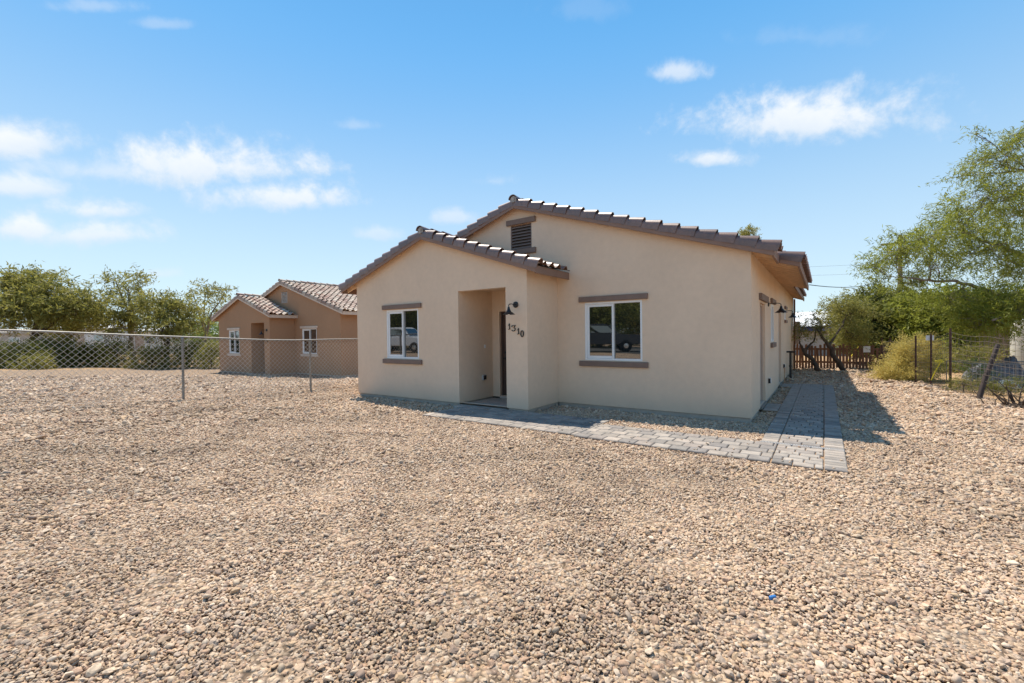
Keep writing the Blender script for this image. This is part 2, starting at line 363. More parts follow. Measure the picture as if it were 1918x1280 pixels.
ay = np.concatenate([-np.geomspace(900, 41, 12), np.arange(-40, -3, .5), np.arange(-3, 1, .2), np.arange(1, 30.01, .5), np.geomspace(31, 900, 14)])
GX, GY = np.meshgrid(ax, ay, indexing='ij'); GZ = gz(GX, GY)
V = np.stack([GX, GY, GZ], -1).reshape(-1, 3); ny = len(ay)
I = (np.arange(len(ax)-1)[:, None]*ny+np.arange(ny-1)[None]).ravel()
g = link('ground', npmesh('ground', V, np.stack([I, I+ny, I+ny+1, I+1], 1), M['ground'], True)); tag(g, kind='structure')
sx = np.arange(-60, 60.1, 1.); sy = np.arange(-27, -18.9, 1.)
SX, SY = np.meshgrid(sx, sy, indexing='ij'); V = np.stack([SX, SY, gz(SX, SY)+.02], -1).reshape(-1, 3)
I = (np.arange(len(sx)-1)[:, None]*len(sy)+np.arange(len(sy)-1)[None]).ravel()
tag(link('street', npmesh('street', V, np.stack([I, I+len(sy), I+len(sy)+1, I+1], 1), M['asphalt'], True)), kind='structure')

# paved path: field rows of running bond with a border column each side, drain strip across it
PATH = [(.29, 1.235, -2.63, 6.75), (-2.06, .29, -2.63, -1.60), (-5.35, -2.06, -2.56, -1.25)]       # x0,x1,y0,y1
PADS = [(0.03, .29, 1.30, 2.25), (0.03, .29, 5.75, 6.55)]
def on_path(x, y, mrg=0.):
    r = np.zeros(np.shape(x), bool)
    for a, b, c, d in PATH+PADS: r |= (x > a-mrg) & (x < b+mrg) & (y > c-mrg) & (y < d+mrg)
    return r
pm = MB()
for a, b, c, d in PATH+PADS: pm.box(a, b, c, d, -.03, .016)
pbase = pm.build('paved_path', M['sand']); tag(pbase, kind='structure')
pavers = []                                            # x, y, w, d
def row_fill(x0, x1, y, dep, L, off):
    x = x0-off
    while x < x1-.01:
        a, b = max(x, x0), min(x+L, x1)
        if b-a > .035: pavers.append(((a+b)/2, y+dep/2, b-a, dep))
        elif pavers and b-a > 0: pass
        x += L
y = -2.63; k = 0
while y < 6.7:
    row_fill(.505, 1.012, y, .1565, .212, (0, .106, .053, .159)[k % 4]); y += .1565; k += 1
y = -2.63
while y < 6.72: pavers.append((1.125, y+.058, .218, .116)); y += .117
y = -1.585
while y < 6.72: pavers.append((.397, y+.058, .212, .116)); y += .117
for k in range(5): row_fill(-2.06, .503, -2.63+k*.206, .204, .232, (0, .116, .06, .17, .03)[k])
for k in range(6): row_fill(-5.35, -2.062, -2.56+k*.2185, .2165, .232, (0.05, .15, .09, .2, .01, .12)[k])
for (a, b, c, d) in PADS:
    yy = c
    while yy < d-.05: pavers.append(((a+b)/2, yy+.0775, b-a-.004, .155)); yy += .158
pavers.sort(key=lambda p: math.hypot(p[0]-CAM[0], p[1]-CAM[1]))
pmesh = {}
def paver_mesh(w, d):
    key = (round(w, 2), round(d, 2))
    if key not in pmesh:
        ms = []
        for q in range(2):
            w2, d2 = w-.009, d-.009; b = MB(); t_ = .009; z1 = .024; z2 = .033
            rg = random.Random(int(w*997+d*1709)+q)
            o = [(-w2/2, -d2/2), (w2/2, -d2/2), (w2/2, d2/2), (-w2/2, d2/2)]
            o = [(x+rg.uniform(-.002, .002), y+rg.uniform(-.002, .002)) for x, y in o]
            i = [(x*(1-2*t_/w2), y*(1-2*t_/d2)) for x, y in o]
            b.add([(x, y, 0) for x, y in o]+[(x, y, z1) for x, y in o]+[(x, y, z2+rg.uniform(-.001, .001)) for x, y in i],
                  [(a, (a+1) % 4, 4+(a+1) % 4, 4+a) for a in range(4)]+[(4+a, 4+(a+1) % 4, 8+(a+1) % 4, 8+a) for a in range(4)]+[(8, 9, 10, 11)])
            ms.append(b.mesh('paver', M['paver']))
        pmesh[key] = ms
    return pmesh[key]
rest = MB()
for i, (x, y, w, d) in enumerate(pavers):
    if i < 300:
        o = link('paver', random.choice(paver_mesh(w, d)), pbase, (x, y, .004+random.uniform(-.003, .003)))
        o.rotation_euler = (random.uniform(-.006, .006), random.uniform(-.006, .006), random.uniform(-.008, .008))
    else:
        z = random.uniform(-.003, .003); rest.box(x-w/2+.003, x+w/2-.003, y-d/2+.003, y+d/2-.003, .004, .034+z)
tag(rest.build('far_pavers', M['paver'], pbase, bevel=.004), kind='stuff')
dr = empty('drain_grate', (.76, -1.6, .036)); tag(dr, 'narrow slotted drain strip set across the grey paver path', 'drain')
b = MB(); b.box(-.472, .472, -.024, .024, -.02, 0); b.build('channel', M['vent_dark'], dr)
b = MB(); b.box(-.473, .473, -.027, -.019, -.01, .004); b.box(-.473, .473, .019, .027, -.01, .004); b.build('frame', M['plastic_grey'], dr)
b = MB(); k = 0
while k < 52: x = -.465+k*.018; b.box(x, x+.009, -.019, .019, -.006, .003); k += 1
tag(b.build('grate_bar', M['plastic_grey'], dr), kind='stuff')

# gravel: real stones in front of the camera, instanced on points
def gravel_points():
    P = []
    for pitch, r0, r1 in ((.0185, .9, 5.2), (.0245, 5.2, 9.), (.036, 9., 15.), (.055, 15., 25.)):
        lim = r1+.1
        xs = np.arange(-lim, lim, pitch); X, Y = np.meshgrid(xs, xs*1.0, indexing='ij')
        X = X+RNG.uniform(-.5, .5, X.shape)*pitch*1.1+CAM[0]; Y = Y+RNG.uniform(-.5, .5, Y.shape)*pitch*1.1+CAM[1]
        X = X.ravel(); Y = Y.ravel(); r = np.hypot(X-CAM[0], Y-CAM[1])
        d = np.stack([X, Y], 1)-CAM[:2]; dep = d@fw[:2]; lat = d@rt[:2]
        k = (r >= r0) & (r < r1) & (dep > .8) & (np.abs(lat) < dep*1.25+.7)
        X, Y = X[k], Y[k]
        k = ~on_path(X, Y, -.012+.02*RNG.random(len(X)))
        k &= ~((X < -.03) & (X > -9.7) & (Y > .03)) & ~((X > -9.13) & (X < -3.8) & (Y > -1.2) & (Y < .1))
        k &= ~((X > -5.58) & (X < -4.25) & (Y > -1.50) & (Y < .1))
        k &= ~((X+16.6 < .0) & (X+16.6 > -9.7) & (Y-3.28 > -1.3))
        k &= (X+.16*Y+.3*np.sin(Y*3.1)*.3 < 4.7+RNG.uniform(-.2, .2, len(X)))
        P.append(np.stack([X[k], Y[k], np.full(k.sum(), pitch)], 1))
    ns = 170; q = RNG.integers(0, 3, ns); R_ = np.array(PATH)[q]; ed = RNG.random(ns)**2.2*.5; fl = RNG.random(ns) < .5
    u = np.where(fl, ed, 1-ed); P.append(np.stack([R_[:, 0]+(R_[:, 1]-R_[:, 0])*RNG.random(ns), R_[:, 2]+(R_[:, 3]-R_[:, 2])*u, np.full(ns, .02)], 1)); P[-1][:, 2] += 1e-4
    return np.concatenate(P)
GP = gravel_points(); n = len(GP)
me = bpy.data.meshes.new('gravel'); me.vertices.add(n)
big = RNG.random(n)
scl = GP[:, 2]*.56*(.62+.6*RNG.random(n)+.5*(big > .90)+.6*(big > .98))
Z = gz(GP[:, 0], GP[:, 1])+scl*RNG.uniform(-.2, .85, n)+.010*np.sin(GP[:, 0]*5+np.sin(GP[:, 1]*4))*np.sin(GP[:, 1]*6)
Z[on_path(GP[:, 0], GP[:, 1], -.03)] = .043
me.vertices.foreach_set('co', np.stack([GP[:, 0], GP[:, 1], Z], 1).astype(np.float32).ravel())
for nm, ty, arr in (('rot', 'FLOAT_VECTOR', np.stack([RNG.normal(0, .45, n), RNG.normal(0, .45, n), RNG.uniform(0, 6.283, n)], 1)), ('scl', 'FLOAT', scl), ('rnd', 'FLOAT', RNG.random(n)), ('tone', 'FLOAT', 1+.10*np.sin(GP[:, 0]*.9+1.3*np.sin(GP[:, 1]*.7))*np.sin(GP[:, 1]*1.1+np.sin(GP[:, 0]*.5))+.07*np.sin(GP[:, 0]*3.1+2*np.sin(GP[:, 1]*2.3))+.06*RNG.normal(0, 1, n)), ('idx', 'INT', RNG.integers(0, 7, n))):
    a = me.attributes.new(nm, ty, 'POINT')
    a.data.foreach_set('vector' if ty == 'FLOAT_VECTOR' else 'value', arr.astype(np.int32 if ty == 'INT' else np.float32).ravel())
gravel = tag(link('gravel', me), 'tan and pinkish crushed gravel covering the yard', 'gravel', kind='stuff')
ng = bpy.data.node_groups.new('gravel_scatter', 'GeometryNodeTree')
ng.interface.new_socket('Geometry', in_out='INPUT', socket_type='NodeSocketGeometry'); ng.interface.new_socket('Geometry', in_out='OUTPUT', socket_type='NodeSocketGeometry')
gi = N(ng, 'NodeGroupInput'); go = N(ng, 'NodeGroupOutput'); iop = N(ng, 'GeometryNodeInstanceOnPoints'); jn = N(ng, 'GeometryNodeJoinGeometry')
L = ng.links.new
for q in range(7):
    ico = N(ng, 'GeometryNodeMeshIcoSphere'); ico.inputs['Subdivisions'].default_value = 2; ico.inputs['Radius'].default_value = 1
    pos = N(ng, 'GeometryNodeInputPosition'); ad = N(ng, 'ShaderNodeVectorMath', operation='ADD'); L(pos.outputs[0], ad.inputs[0]); ad.inputs[1].default_value = (q*7.3, q*3.1, q*5.7)
    no = N(ng, 'ShaderNodeTexNoise'); no.inputs['Scale'].default_value = .85; no.inputs['Detail'].default_value = 1.5; L(ad.outputs[0], no.inputs['Vector'])
    sb = N(ng, 'ShaderNodeVectorMath', operation='SUBTRACT'); L(no.outputs['Color'], sb.inputs[0]); sb.inputs[1].default_value = (.5, .5, .5)
    scn = N(ng, 'ShaderNodeVectorMath', operation='SCALE'); L(sb.outputs[0], scn.inputs[0]); scn.inputs['Scale'].default_value = 1.7
    sp = N(ng, 'GeometryNodeSetPosition'); L(ico.outputs[0], sp.inputs['Geometry']); L(scn.outputs[0], sp.inputs['Offset'])
    tr = N(ng, 'GeometryNodeTransform'); L(sp.outputs[0], tr.inputs[0]); tr.inputs['Scale'].default_value = [(1.25, .85, .6), (1.1, 1., .7), (1.4, .8, .65), (1, .9, .85), (1.2, 1., .45), (1.15, .75, .75), (1.3, .95, .55)][q]
    ss = N(ng, 'GeometryNodeSetShadeSmooth'); L(tr.outputs[0], ss.inputs[0]); ss.inputs['Shade Smooth'].default_value = q % 3 == 0
    sma = N(ng, 'GeometryNodeSetMaterial'); L(ss.outputs[0], sma.inputs[0]); sma.inputs['Material'].default_value = M['stone']
    g2i = N(ng, 'GeometryNodeGeometryToInstance'); L(sma.outputs[0], g2i.inputs[0]); L(g2i.outputs[0], jn.inputs[0])
def named(nm, ty):
    a = N(ng, 'GeometryNodeInputNamedAttribute', data_type=ty); a.inputs['Name'].default_value = nm; return a.outputs[0]
L(gi.outputs[0], iop.inputs['Points']); L(jn.outputs[0], iop.inputs['Instance']); iop.inputs['Pick Instance'].default_value = True
L(named('idx', 'INT'), iop.inputs['Instance Index']); L(named('scl', 'FLOAT'), iop.inputs['Scale'])
e2r = N(ng, 'FunctionNodeEulerToRotation'); L(named('rot', 'FLOAT_VECTOR'), e2r.inputs[0]); L(e2r.outputs[0], iop.inputs['Rotation'])
L(iop.outputs[0], go.inputs[0])
gravel.modifiers.new('scatter', 'NODES').node_group = ng; me.materials.append(M['stone'])

# ------------------------------------------------------------------ houses (both are the same plan)
S1, XC, ZA = .322, -4.80, 4.447                        # main gable: slope, ridge x, underside of rake at the ridge
S2, XP, ZP = .334, -6.55, 3.767                        # porch gable
YP = -1.227; XPR, XPL = -3.77, -9.164
def zm(x): return ZA-S1*abs(x-XC)
def zp(x): return ZP-S2*abs(x-XP)
def panel(mb, mp, us, top, z0, holes, depth=.12, lip=.035):
    us = sorted(set(us+[h[0] for h in holes]+[h[1] for h in holes]))
    for a, b in zip(us[:-1], us[1:]):
        z = z0
        for h in sorted((h for h in holes if h[0] <= a+1e-6 and b <= h[1]+1e-6), key=lambda h: h[2]):
            if h[2]-z > 1e-4: mb.quad(mp(a, z, 0), mp(b, z, 0), mp(b, h[2], 0), mp(a, h[2], 0))
            z = h[3]
        mb.quad(mp(a, z, 0), mp(b, z, 0), mp(b, top(b), 0), mp(a, top(a), 0))
    mb.quad(mp(us[0], z0, 0), mp(us[-1], z0, 0), mp(us[-1], z0, lip), mp(us[0], z0, lip))
    for h in holes:
        a, b, c, d = h[:4]; q = h[4] if len(h) > 4 else depth
        for (u0, w0), (u1, w1) in (((a, c), (b, c)), ((b, c), (b, d)), ((b, d), (a, d)), ((a, d), (a, c))):
            mb.quad(mp(u0, w0, 0), mp(u1, w1, 0), mp(u1, w1, q), mp(u0, w0, q))
def obox(mb, mp, a, b, c, d, q0, q1):                  # box in a wall's own frame (q = depth inwards)
    mb.hexa([mp(a, c, q0), mp(b, c, q0), mp(b, c, q1), mp(a, c, q1), mp(a, d, q0), mp(b, d, q0), mp(b, d, q1), mp(a, d, q1)])
def rake_tile_mesh(mat, sgn, width=1.):
    out = [(-.10, -.115), (-.101, -.03), (-.098, .015), (-.078, .055), (-.042, .082), (0, .090), (.045, .078), (.078, .045), (.088, 0)]
    t = .015; inn = [(-.085, -.113), (-.086, -.03), (-.083, .008), (-.066, .042), (-.036, .066), (0, .073), (.038, .063), (.064, .036), (.072, 0)]
    vs = []
    for s, k, dz in ((0., .78, -.022), (.40, 1., .026)):
        for pr in (out, inn):
            for y, z in pr: vs.append((sgn*s, y*(k+.04 if k < 1 else 1), z*k+dz))
    n = len(out); f = []
    for i in range(n-1):
        f += [(i, i+1, 2*n+i+1, 2*n+i), (n+i, 3*n+i, 3*n+i+1, n+i+1), (i, n+i, n+i+1, i+1), (2*n+i, 2*n+i+1, 3*n+i+1, 3*n+i)]
    f += [(0, 2*n, 3*n, n), (n-1, 2*n-1, 4*n-1, 3*n-1)]
    return MB().add(vs, f).mesh('rake_tile', mat, smooth=38)
def field_prof():
    p = [(0.0, -.004)]
    for i in range(1, 8): a = i/8; p.append((.165*a, .068*math.sin(math.pi*a)**.8))
    p += [(.165, .0), (.20, -.010), (.25, -.010), (.285, .002)]
    return p
def field_tile(mat=None, sgn=1, raw=False):
    pr = field_prof(); vs = []; n = len(pr)
    for s, dz in ((0., -.004), (.40, .042)):
        for t in (0, -.013):
            for y, z in pr: vs.append((sgn*s, y, z+dz+t))
    f = []
    for i in range(n-1): f += [(i, i+1, 2*n+i+1, 2*n+i), (2*n+i, 2*n+i+1, 3*n+i+1, 3*n+i)]
    if raw: return np.array(vs), np.array(f)
    return MB().add(vs, f).mesh('roof_tile', mat, smooth=45)
def ridge_tile_mesh(mat):
    vs = []; n = 9
    for s, k in ((0., 1.), (.42, .86)):
        for t in (1., .87):
            for i in range(n):
                a = math.pi*(i/(n-1))*1.0; vs.append((.115*k*t*math.cos(a), s, (.105*math.sin(a)*t-.02)*k+(.012 if s == 0 else -.01)))
    f = []
    for i in range(n-1): f += [(i, i+1, 2*n+i+1, 2*n+i), (n+i, n+i+1, 3*n+i+1, 3*n+i), (i, n+i, n+i+1, i+1), (2*n+i, 2*n+i+1, 3*n+i+1, 3*n+i)]
    return MB().add(vs, f).mesh('ridge_tile', mat, smooth=45)
def strip(pts, w):                                     # flat stroke outline of a digit, list of (x,z,halfwidth)
    L_, R_ = [], []
    for i, (x, z, h) in enumerate(pts):
        x0, z0, _ = pts[max(i-1, 0)]; x1, z1, _ = pts[min(i+1, len(pts)-1)]
        t = Vector((x1-x0, z1-z0)); t.normalize(); L_.append((x-t.y*h*w, z+t.x*h*w)); R_.append((x+t.y*h*w, z-t.x*h*w))
    return L_, R_
DIG = {'1': [[(-.30, .62, .3), (-.12, .78, .6), (.06, 1., .9)], [(.06, 1., .75), (.05, .5, 1.), (.04, .06, .9)], [(-.28, -.02, .7), (.0, .06, .9), (.26, .04, .6)]],
       '3': [[(-.38, .70, .8), (-.34, .92, 1.), (-.1, .94, .95), (.2, .93, .8), (.42, .98, .5)], [(.42, .98, .5), (.2, .72, .9), (.05, .58, .9)],
             [(.0, .58, .6), (.25, .5, 1.), (.36, .30, 1.1), (.24, .08, 1.), (.0, -.02, .9), (-.25, .03, .9), (-.40, .18, 1.2)]],
       '0': [[(.36*math.cos(a)*1., .5+.52*math.sin(a), .75+.5*abs(math.cos(a))) for a in [2*math.pi*i/20 for i in range(21)]]]}
def digit(mb, ch, mp, u, z, h):
    for st in DIG[ch]:
        L_, R_ = strip([(x*h*(.95 if ch == '3' else .72), zz*h, w) for x, zz, w in st], h*(.052 if ch == '3' else .062))
        for i in range(len(L_)-1):
            c = [L_[i], L_[i+1], R_[i+1], R_[i]]
            mb.hexa([mp(u+p[0], z+p[1], -.022) for p in c]+[mp(u+p[0], z+p[1], -.006) for p in c])
def lamp(root, mp, u, z, reach=.25):
    """gooseneck barn lamp on a wall: plate, arm, bell shade, bulb"""
    o3 = lambda a, c, q: Vector(mp(u+a, z+c, q))
    L0 = MB(); nrm = (o3(0, 0, -1)-o3(0, 0, 0)); ns = 20; ua = o3(1, 0, 0)-o3(0, 0, 0)
    ring = lambda r, q: [o3(r*math.cos(2*math.pi*k/ns), r*math.sin(2*math.pi*k/ns), -q) for k in range(ns)]
    vs = ring(.062, .0)+ring(.062, .016)+ring(.045, .028)
    L0.add(vs, [(i*ns+k, i*ns+(k+1) % ns, (i+1)*ns+(k+1) % ns, (i+1)*ns+k) for i in range(2) for k in range(ns)]+[tuple(2*ns+k for k in range(ns))])
    pl = L0.build('wall_lamp', M['black_metal'], root, smooth=35)
    a = MB(); a.tube([o3(0, 0, -.02), o3(0, .008, -reach*.6), o3(0, .0, -reach*.9), o3(0, -.025, -reach), o3(0, -.06, -reach)], .0085, 8); a.build('arm', M['black_metal'], pl, smooth=60)
    c = o3(0, -.205, -reach)
    s = MB(); s.lathe([(.018, .15), (.024, .125), (.034, .085), (.046, .075), (.05, .055), (.072, .045), (.10, .02), (.128, 0), (.122, .001), (.09, .028), (.04, .06)], c, n=24, cap=False)
    s.build('shade', M['black_metal'], pl, smooth=50)
    s = MB(); s.lathe([(.012, .055), (.028, .03), (.03, .012), (.018, -.004), (.002, -.008)], c, n=12); s.build('bulb', M['bulb'], pl, smooth=True)
def window(root, mp, a, b, c, d, split=.5, trim=None, hdr=.11, ext=.12):
    F = .042; f = MB(); mid = a+(b-a)*split
    for (u0, u1, z0, z1) in ((a, b, c, c+F), (a, b, d-F, d), (a, a+F, c+F, d-F), (b-F, b, c+F, d-F), (mid-.012, mid+.022, c+F, d-F)): obox(f, mp, u0, u1, z0, z1, .004, .075)
    w = f.build('window', M['vinyl'], root, bevel=.004)
    s = MB(); s0, s1, t0, t1 = a+F+.002, mid+.012, c+F+.002, d-F-.002; G = .05
    for (u0, u1, z0, z1) in ((s0, s1, t0, t0+G), (s0, s1, t1-G, t1), (s0, s0+G, t0+G, t1-G), (s1-.036, s1, t0+G, t1-G)): obox(s, mp, u0, u1, z0, z1, .022, .05)
    s.build('sash', M['vinyl'], w, bevel=.003)
    p = MB(); obox(p, mp, s0+G, s1-.036, t0+G, t1-G, .035, .040); p.build('pane', M['glass'], w)
    p = MB(); obox(p, mp, mid+.022, b-F, c+F, d-F, .052, .057); p.build('pane', M['glass'], w)
    if trim:
        t = MB(); obox(t, mp, a-ext, b+ext, d+.012, d+.012+hdr, -.05, .0); t.build('window_header', trim, root, bevel=.006)
        t = MB(); obox(t, mp, a-ext, b+ext, c-.015-hdr, c-.015, -.05, .0); t.build('window_sill', trim, root, bevel=.006)
def house(off, wallm, tilem, trimm, rakem, soff, digits, ours, label):
    H = empty('stucco_house', off); tag(H, label, 'house')
    front = lambda u, z, q: (u, q, z); porch = lambda u, z, q: (u, YP+q, z); side = lambda u, z, q: (-q, u, z)
    XL, YB, ZF = -9.6, 12.85, .065
    w = MB()
    W1 = (-3.119, -1.89, 1.0, 2.207); D0 = (-5.366, -4.42, .10, 2.115); VT = (-5.0, -4.42, 3.54, 4.10)
    panel(w, front, [XL, XC, 0.], lambda x: zm(x)+.105, ZF, [W1, D0, VT])
    sh = [(1.256, 2.20, .09, 2.13), (3.42, 4.22, 1.30, 2.207), (5.62, 6.52, .09, 2.13), (7.85, 8.45, 1.93, 2.25)] if ours else []
    panel(w, side, [0., YB], lambda y: zm(0)+.105, ZF, sh)
    panel(w, lambda u, z, q: (XL+q, u, z), [0., YB], lambda y: zm(XL)+.105, ZF, [])
    panel(w, lambda u, z, q: (u, YB-q, z), [XL, XC, 0.], lambda x: zm(x)+.105, ZF, [])
    W2 = (-7.984, -6.838, 1.005, 2.207); EN = (-5.578, -4.289, ZF, 2.525, .16)
    # porch front with the entry opening down to the slab
    panel(w, porch, [XPL, XP, XPR], lambda x: zp(x)+.105, ZF, [W2, EN])
    panel(w, lambda u, z, q: (XPR-q, u, z), [YP, -.002], lambda y: zp(XPR)+.105, ZF, [])
    panel(w, lambda u, z, q: (XPL+q, u, z), [YP, -.002], lambda y: zp(XPL)+.105, ZF, [])
    panel(w, lambda u, z, q: (-5.5785-q, u, z), [YP+.002, -.002], lambda y: 2.62, ZF, [])
    panel(w, lambda u, z, q: (-4.2885+q, u, z), [YP+.002, -.002], lambda y: 2.62, ZF, [])
    w.quad((-5.578, YP+.16, 2.60), (-4.289, YP+.16, 2.60), (-4.289, -.002, 2.60), (-5.578, -.002, 2.60))
    w.build('wall', wallm, H)
    st = MB(); e = .028
    for a, b, c, d in ((XPR+.0, -e, e, .3), (XL+e, XPL, e, .3), (-.3, -e, .301, YB-e), (XL+e, XL+.3, .301, YB-e), (XPL+e, -5.578-e, YP+e, YP+.25), (-4.289+e, XPR-e, YP+e, YP+.25),
                       (XPR-.25, XPR-e, YP+.251, .3), (XPL+e, XPL+.25, YP+.251, .3), (-5.578-.2, -5.578-e, YP+.252, .02), (-4.289+e, -4.289+.15, YP+.252, .02), (XL+.301, -.301, YB-.3, YB-e)):
        st.box(a, b, c, d, -.35, ZF+.03)
    st.build('stem_wall', M['concrete'], H, bevel=.004)
    sl_ = MB(); sl_.box(-5.57, -4.297, YP-.24, .0, -.2, .035); sl_.build('porch_slab', M['concrete'], H, bevel=.012)
    # ---- roof deck, boards
    RY0 = -.17; XE = .36; XW = 2*XC-.36
    dk = MB()
    def slab(x0, x1, y0, y1, zf, t0=.112, t1=.132): dk.hexa([(x0, y0, zf(x0)+t0), (x1, y0, zf(x1)+t0), (x1, y1, zf(x1)+t0), (x0, y1, zf(x0)+t0), (x0, y0, zf(x0)+t1), (x1, y0, zf(x1)+t1), (x1, y1, zf(x1)+t1), (x0, y1, zf(x0)+t1)])
    secs = [(RY0, .76, .36), (.76, 6.1, .68), (6.1, 13.15, .37)] if ours else [(RY0, 13.15, .36)]
    for y0, y1, xe in secs: slab(XC, xe-.02, y0+.03, y1-.001, zm)
    slab(XW+.02, XC, RY0+.03, 13.12, zm)
    PY0 = YP-.17; PXR, PXL = -3.47, -9.63
    slab(XP, PXR-.02, PY0+.03, -.003, zp); slab(PXL+.02, XP, PY0+.03, -.003, zp)
    dk.build('roof_deck', soff, H)
    def rake(x0, x1, yf, zf, back=False):
        b = MB(); y1 = yf+.04
        b.hexa([(x0, yf, zf(x0)), (x1, yf, zf(x1)), (x1, y1, zf(x1)), (x0, y1, zf(x0)), (x0, yf, zf(x0)+.14), (x1, yf, zf(x1)+.14), (x1, y1, zf(x1)+.14), (x0, y1, zf(x0)+.14)])
        b.build('rake_board', rakem, H, bevel=.004)
    rake(XC+.001, XE, RY0, zm); rake(XW, XC-.001, RY0, zm); rake(XP+.001, PXR, PY0, zp); rake(PXL, XP-.001, PY0, zp)
    if ours: rake(.36+.001, .68, .74, zm)
    def fascia(xo, s, y0, y1, zf):
        b = MB(); b.box(min(xo, xo-s*.038), max(xo, xo-s*.038), y0, y1, zf(xo)-.012, zf(xo)+.135); b.build('fascia_board', rakem if ours else trimm, H, bevel=.004)
    for y0, y1, xe in secs: fascia(xe, 1, max(y0+.041, .781 if y0 == .76 else -9), y1, zm)
    fascia(XW, -1, RY0+.041, 13.12, zm); fascia(PXR, 1, PY0+.041, -.004, zp); fascia(PXL, -1, PY0+.041, -.004, zp)
    def rafter(x0, x1, y, zf, hgt=.115):
        b = MB(); t = .111
        b.hexa([(x0, y-.02, zf(x0)+t-hgt), (x1, y-.02, zf(x1)+t-hgt), (x1, y+.02, zf(x1)+t-hgt), (x0, y+.02, zf(x0)+t-hgt), (x0, y-.02, zf(x0)+t), (x1, y-.02, zf(x1)+t), (x1, y+.02, zf(x1)+t), (x0, y+.02, zf(x0)+t)])
        b.build('rafter_tail', soff, H)
    yy = .2
    while yy < 12.9:
        xe = [s[2] for s in secs if s[0] <= yy < s[1]][0]; rafter(.001, xe-.04, yy, zm); yy += .405
    for yy in (-1.2, -.72, -.24): rafter(XPR+.001, PXR-.04, yy, zp); rafter(PXL+.04, XPL-.001, yy, zp)
    for x in (-9.3, -8.35, -7.42):
        b = MB(); b.box(x-.02, x+.02, PY0+.041, YP-.001, zp(x)+.03, zp(x)+.105); b.build('lookout', soff, H)
    for x in (-6.1, -5.45, -3.6, -2.2, -.9):
        b = MB(); b.box(x-.02, x+.02, RY0+.041, -.001, zm(x)+.04, zm(x)+.105); b.build('lookout', soff, H)
    # ---- tiles
    rm = {1: rake_tile_mesh(tilem, 1), -1: rake_tile_mesh(tilem, -1)}
    def rakes(xc, xe, yf, zf, slope, x_start=.03):
        s = 1 if xe > xc else -1; ang = math.atan(slope); n = int(round((abs(xe-xc)+.07)/(.335*math.cos(ang)))); st_ = (abs(xe-xc)+.07-.40*math.cos(ang)-x_start)/(n-1)
        for i in range(n):
            x = xc+s*(x_start+i*st_); o = link('rake_tile', rm[s], H, (x, yf+.082, zf(x)+.176+random.uniform(-.003, .003)))
            o.rotation_euler = (0, s*ang, random.uniform(-.012, .012))
    rakes(XC, XE, RY0, zm, S1); rakes(XC, XW, RY0, zm, S1); rakes(XP, PXR, PY0, zp, S2); rakes(XP, PXL, PY0, zp, S2)
    if ours:
        o = link('rake_tile', rm[1], H, (.34, .76+.082-.02, zm(.34)+.172)); o.rotation_euler = (0, math.atan(S1), 0)
    rt_ = ridge_tile_mesh(tilem)
    def ridges(x, z, y0, y1):
        yy = y1-.42
        ys = []
        y_ = y0
        while y_ < y1-.2: ys.append(y_); y_ += .375
        for q in ys: link('ridge_tile', rt_, H, (x, q, z+random.uniform(-.004, .004)))
    ridges(XC, ZA+.215, RY0-.03, 13.0); ridges(XP, ZP+.215, PY0-.03, -.12)
    for x, z, y_ in ((XC, ZA, RY0), (XP, ZP, PY0)):
        b = MB(); b.lathe([(.085, 0), (.083, .03)], (x, y_+.0, z+.195), 'Y', 12); b.box(x-.03, x+.035, y_-.022, y_+.02, z+.13, z+.24); b.build('ridge_mortar', M['mortar'], H)
    tm = {1: field_tile(tilem, 1), -1: field_tile(tilem, -1)}
    rawv = {1: field_tile(sgn=1, raw=True), -1: field_tile(sgn=-1, raw=True)}
    cand = []
    def field(xc, xe, y0, y1, zf, slope, pri, xmin=.06):
        s = 1 if xe > xc else -1; ang = math.atan(slope); tot = abs(xe-xc)+.06; n = int(math.ceil((tot-.40*math.cos(ang)-xmin)/(.335*math.cos(ang))))+1; st_ = (tot-.40*math.cos(ang)-xmin)/(n-1)
        m_ = int((y1-y0)/.285)
        for i in range(n):
            for j in range(m_):
                x = xc+s*(xmin+i*st_); cand.append((pri(i, n, j, m_), s, ang, x, y0+j*.285, zf(x)+.150))
    if ours:
        prim = lambda i, n, j, m_: (0 if i == n-1 else 5)+j*.01
        field(XC, .36, RY0+.15, .74, zm, S1, prim); field(XC, .68, .84, 6.05, zm, S1, prim); field(XC, .37, 6.1, 13.0, zm, S1, prim)
        field(XC, XW, RY0+.15, 13.0, zm, S1, lambda *a: 9); field(XP, PXR, PY0+.15, -.05, zp, S2, lambda i, n, j, m_: -1); field(XP, PXL, PY0+.15, -.05, zp, S2, lambda *a: 8)
    else:
        field(XC, XE, RY0+.15, 13.0, zm, S1, lambda i, n, j, m_: j*.28); field(XC, XW, RY0+.15, 13.0, zm, S1, lambda *a: 99)
        field(XP, PXR, PY0+.15, -.05, zp, S2, lambda *a: -1); field(XP, PXL, PY0+.15, -.05, zp, S2, lambda *a: 98)
    cand.sort(key=lambda c: c[0]); VV, FF = [], []; k = 0
    for i, (p_, s, ang, x, y_, z) in enumerate(cand):
        y_ += random.uniform(-.006, .006); z += random.uniform(-.004, .004)
        if i < 300:
            o = link('roof_tile', tm[s], H, (x, y_, z)); o.rotation_euler = (0, s*ang, random.uniform(-.02, .02))
        else:
            v, f = rawv[s]; R = np.array(Matrix.Rotation(s*ang, 3, 'Y')); VV.append(v@R.T+(x, y_, z)); FF.append(f+k); k += len(v)
    V_, F_ = np.concatenate(VV), np.concatenate(FF)
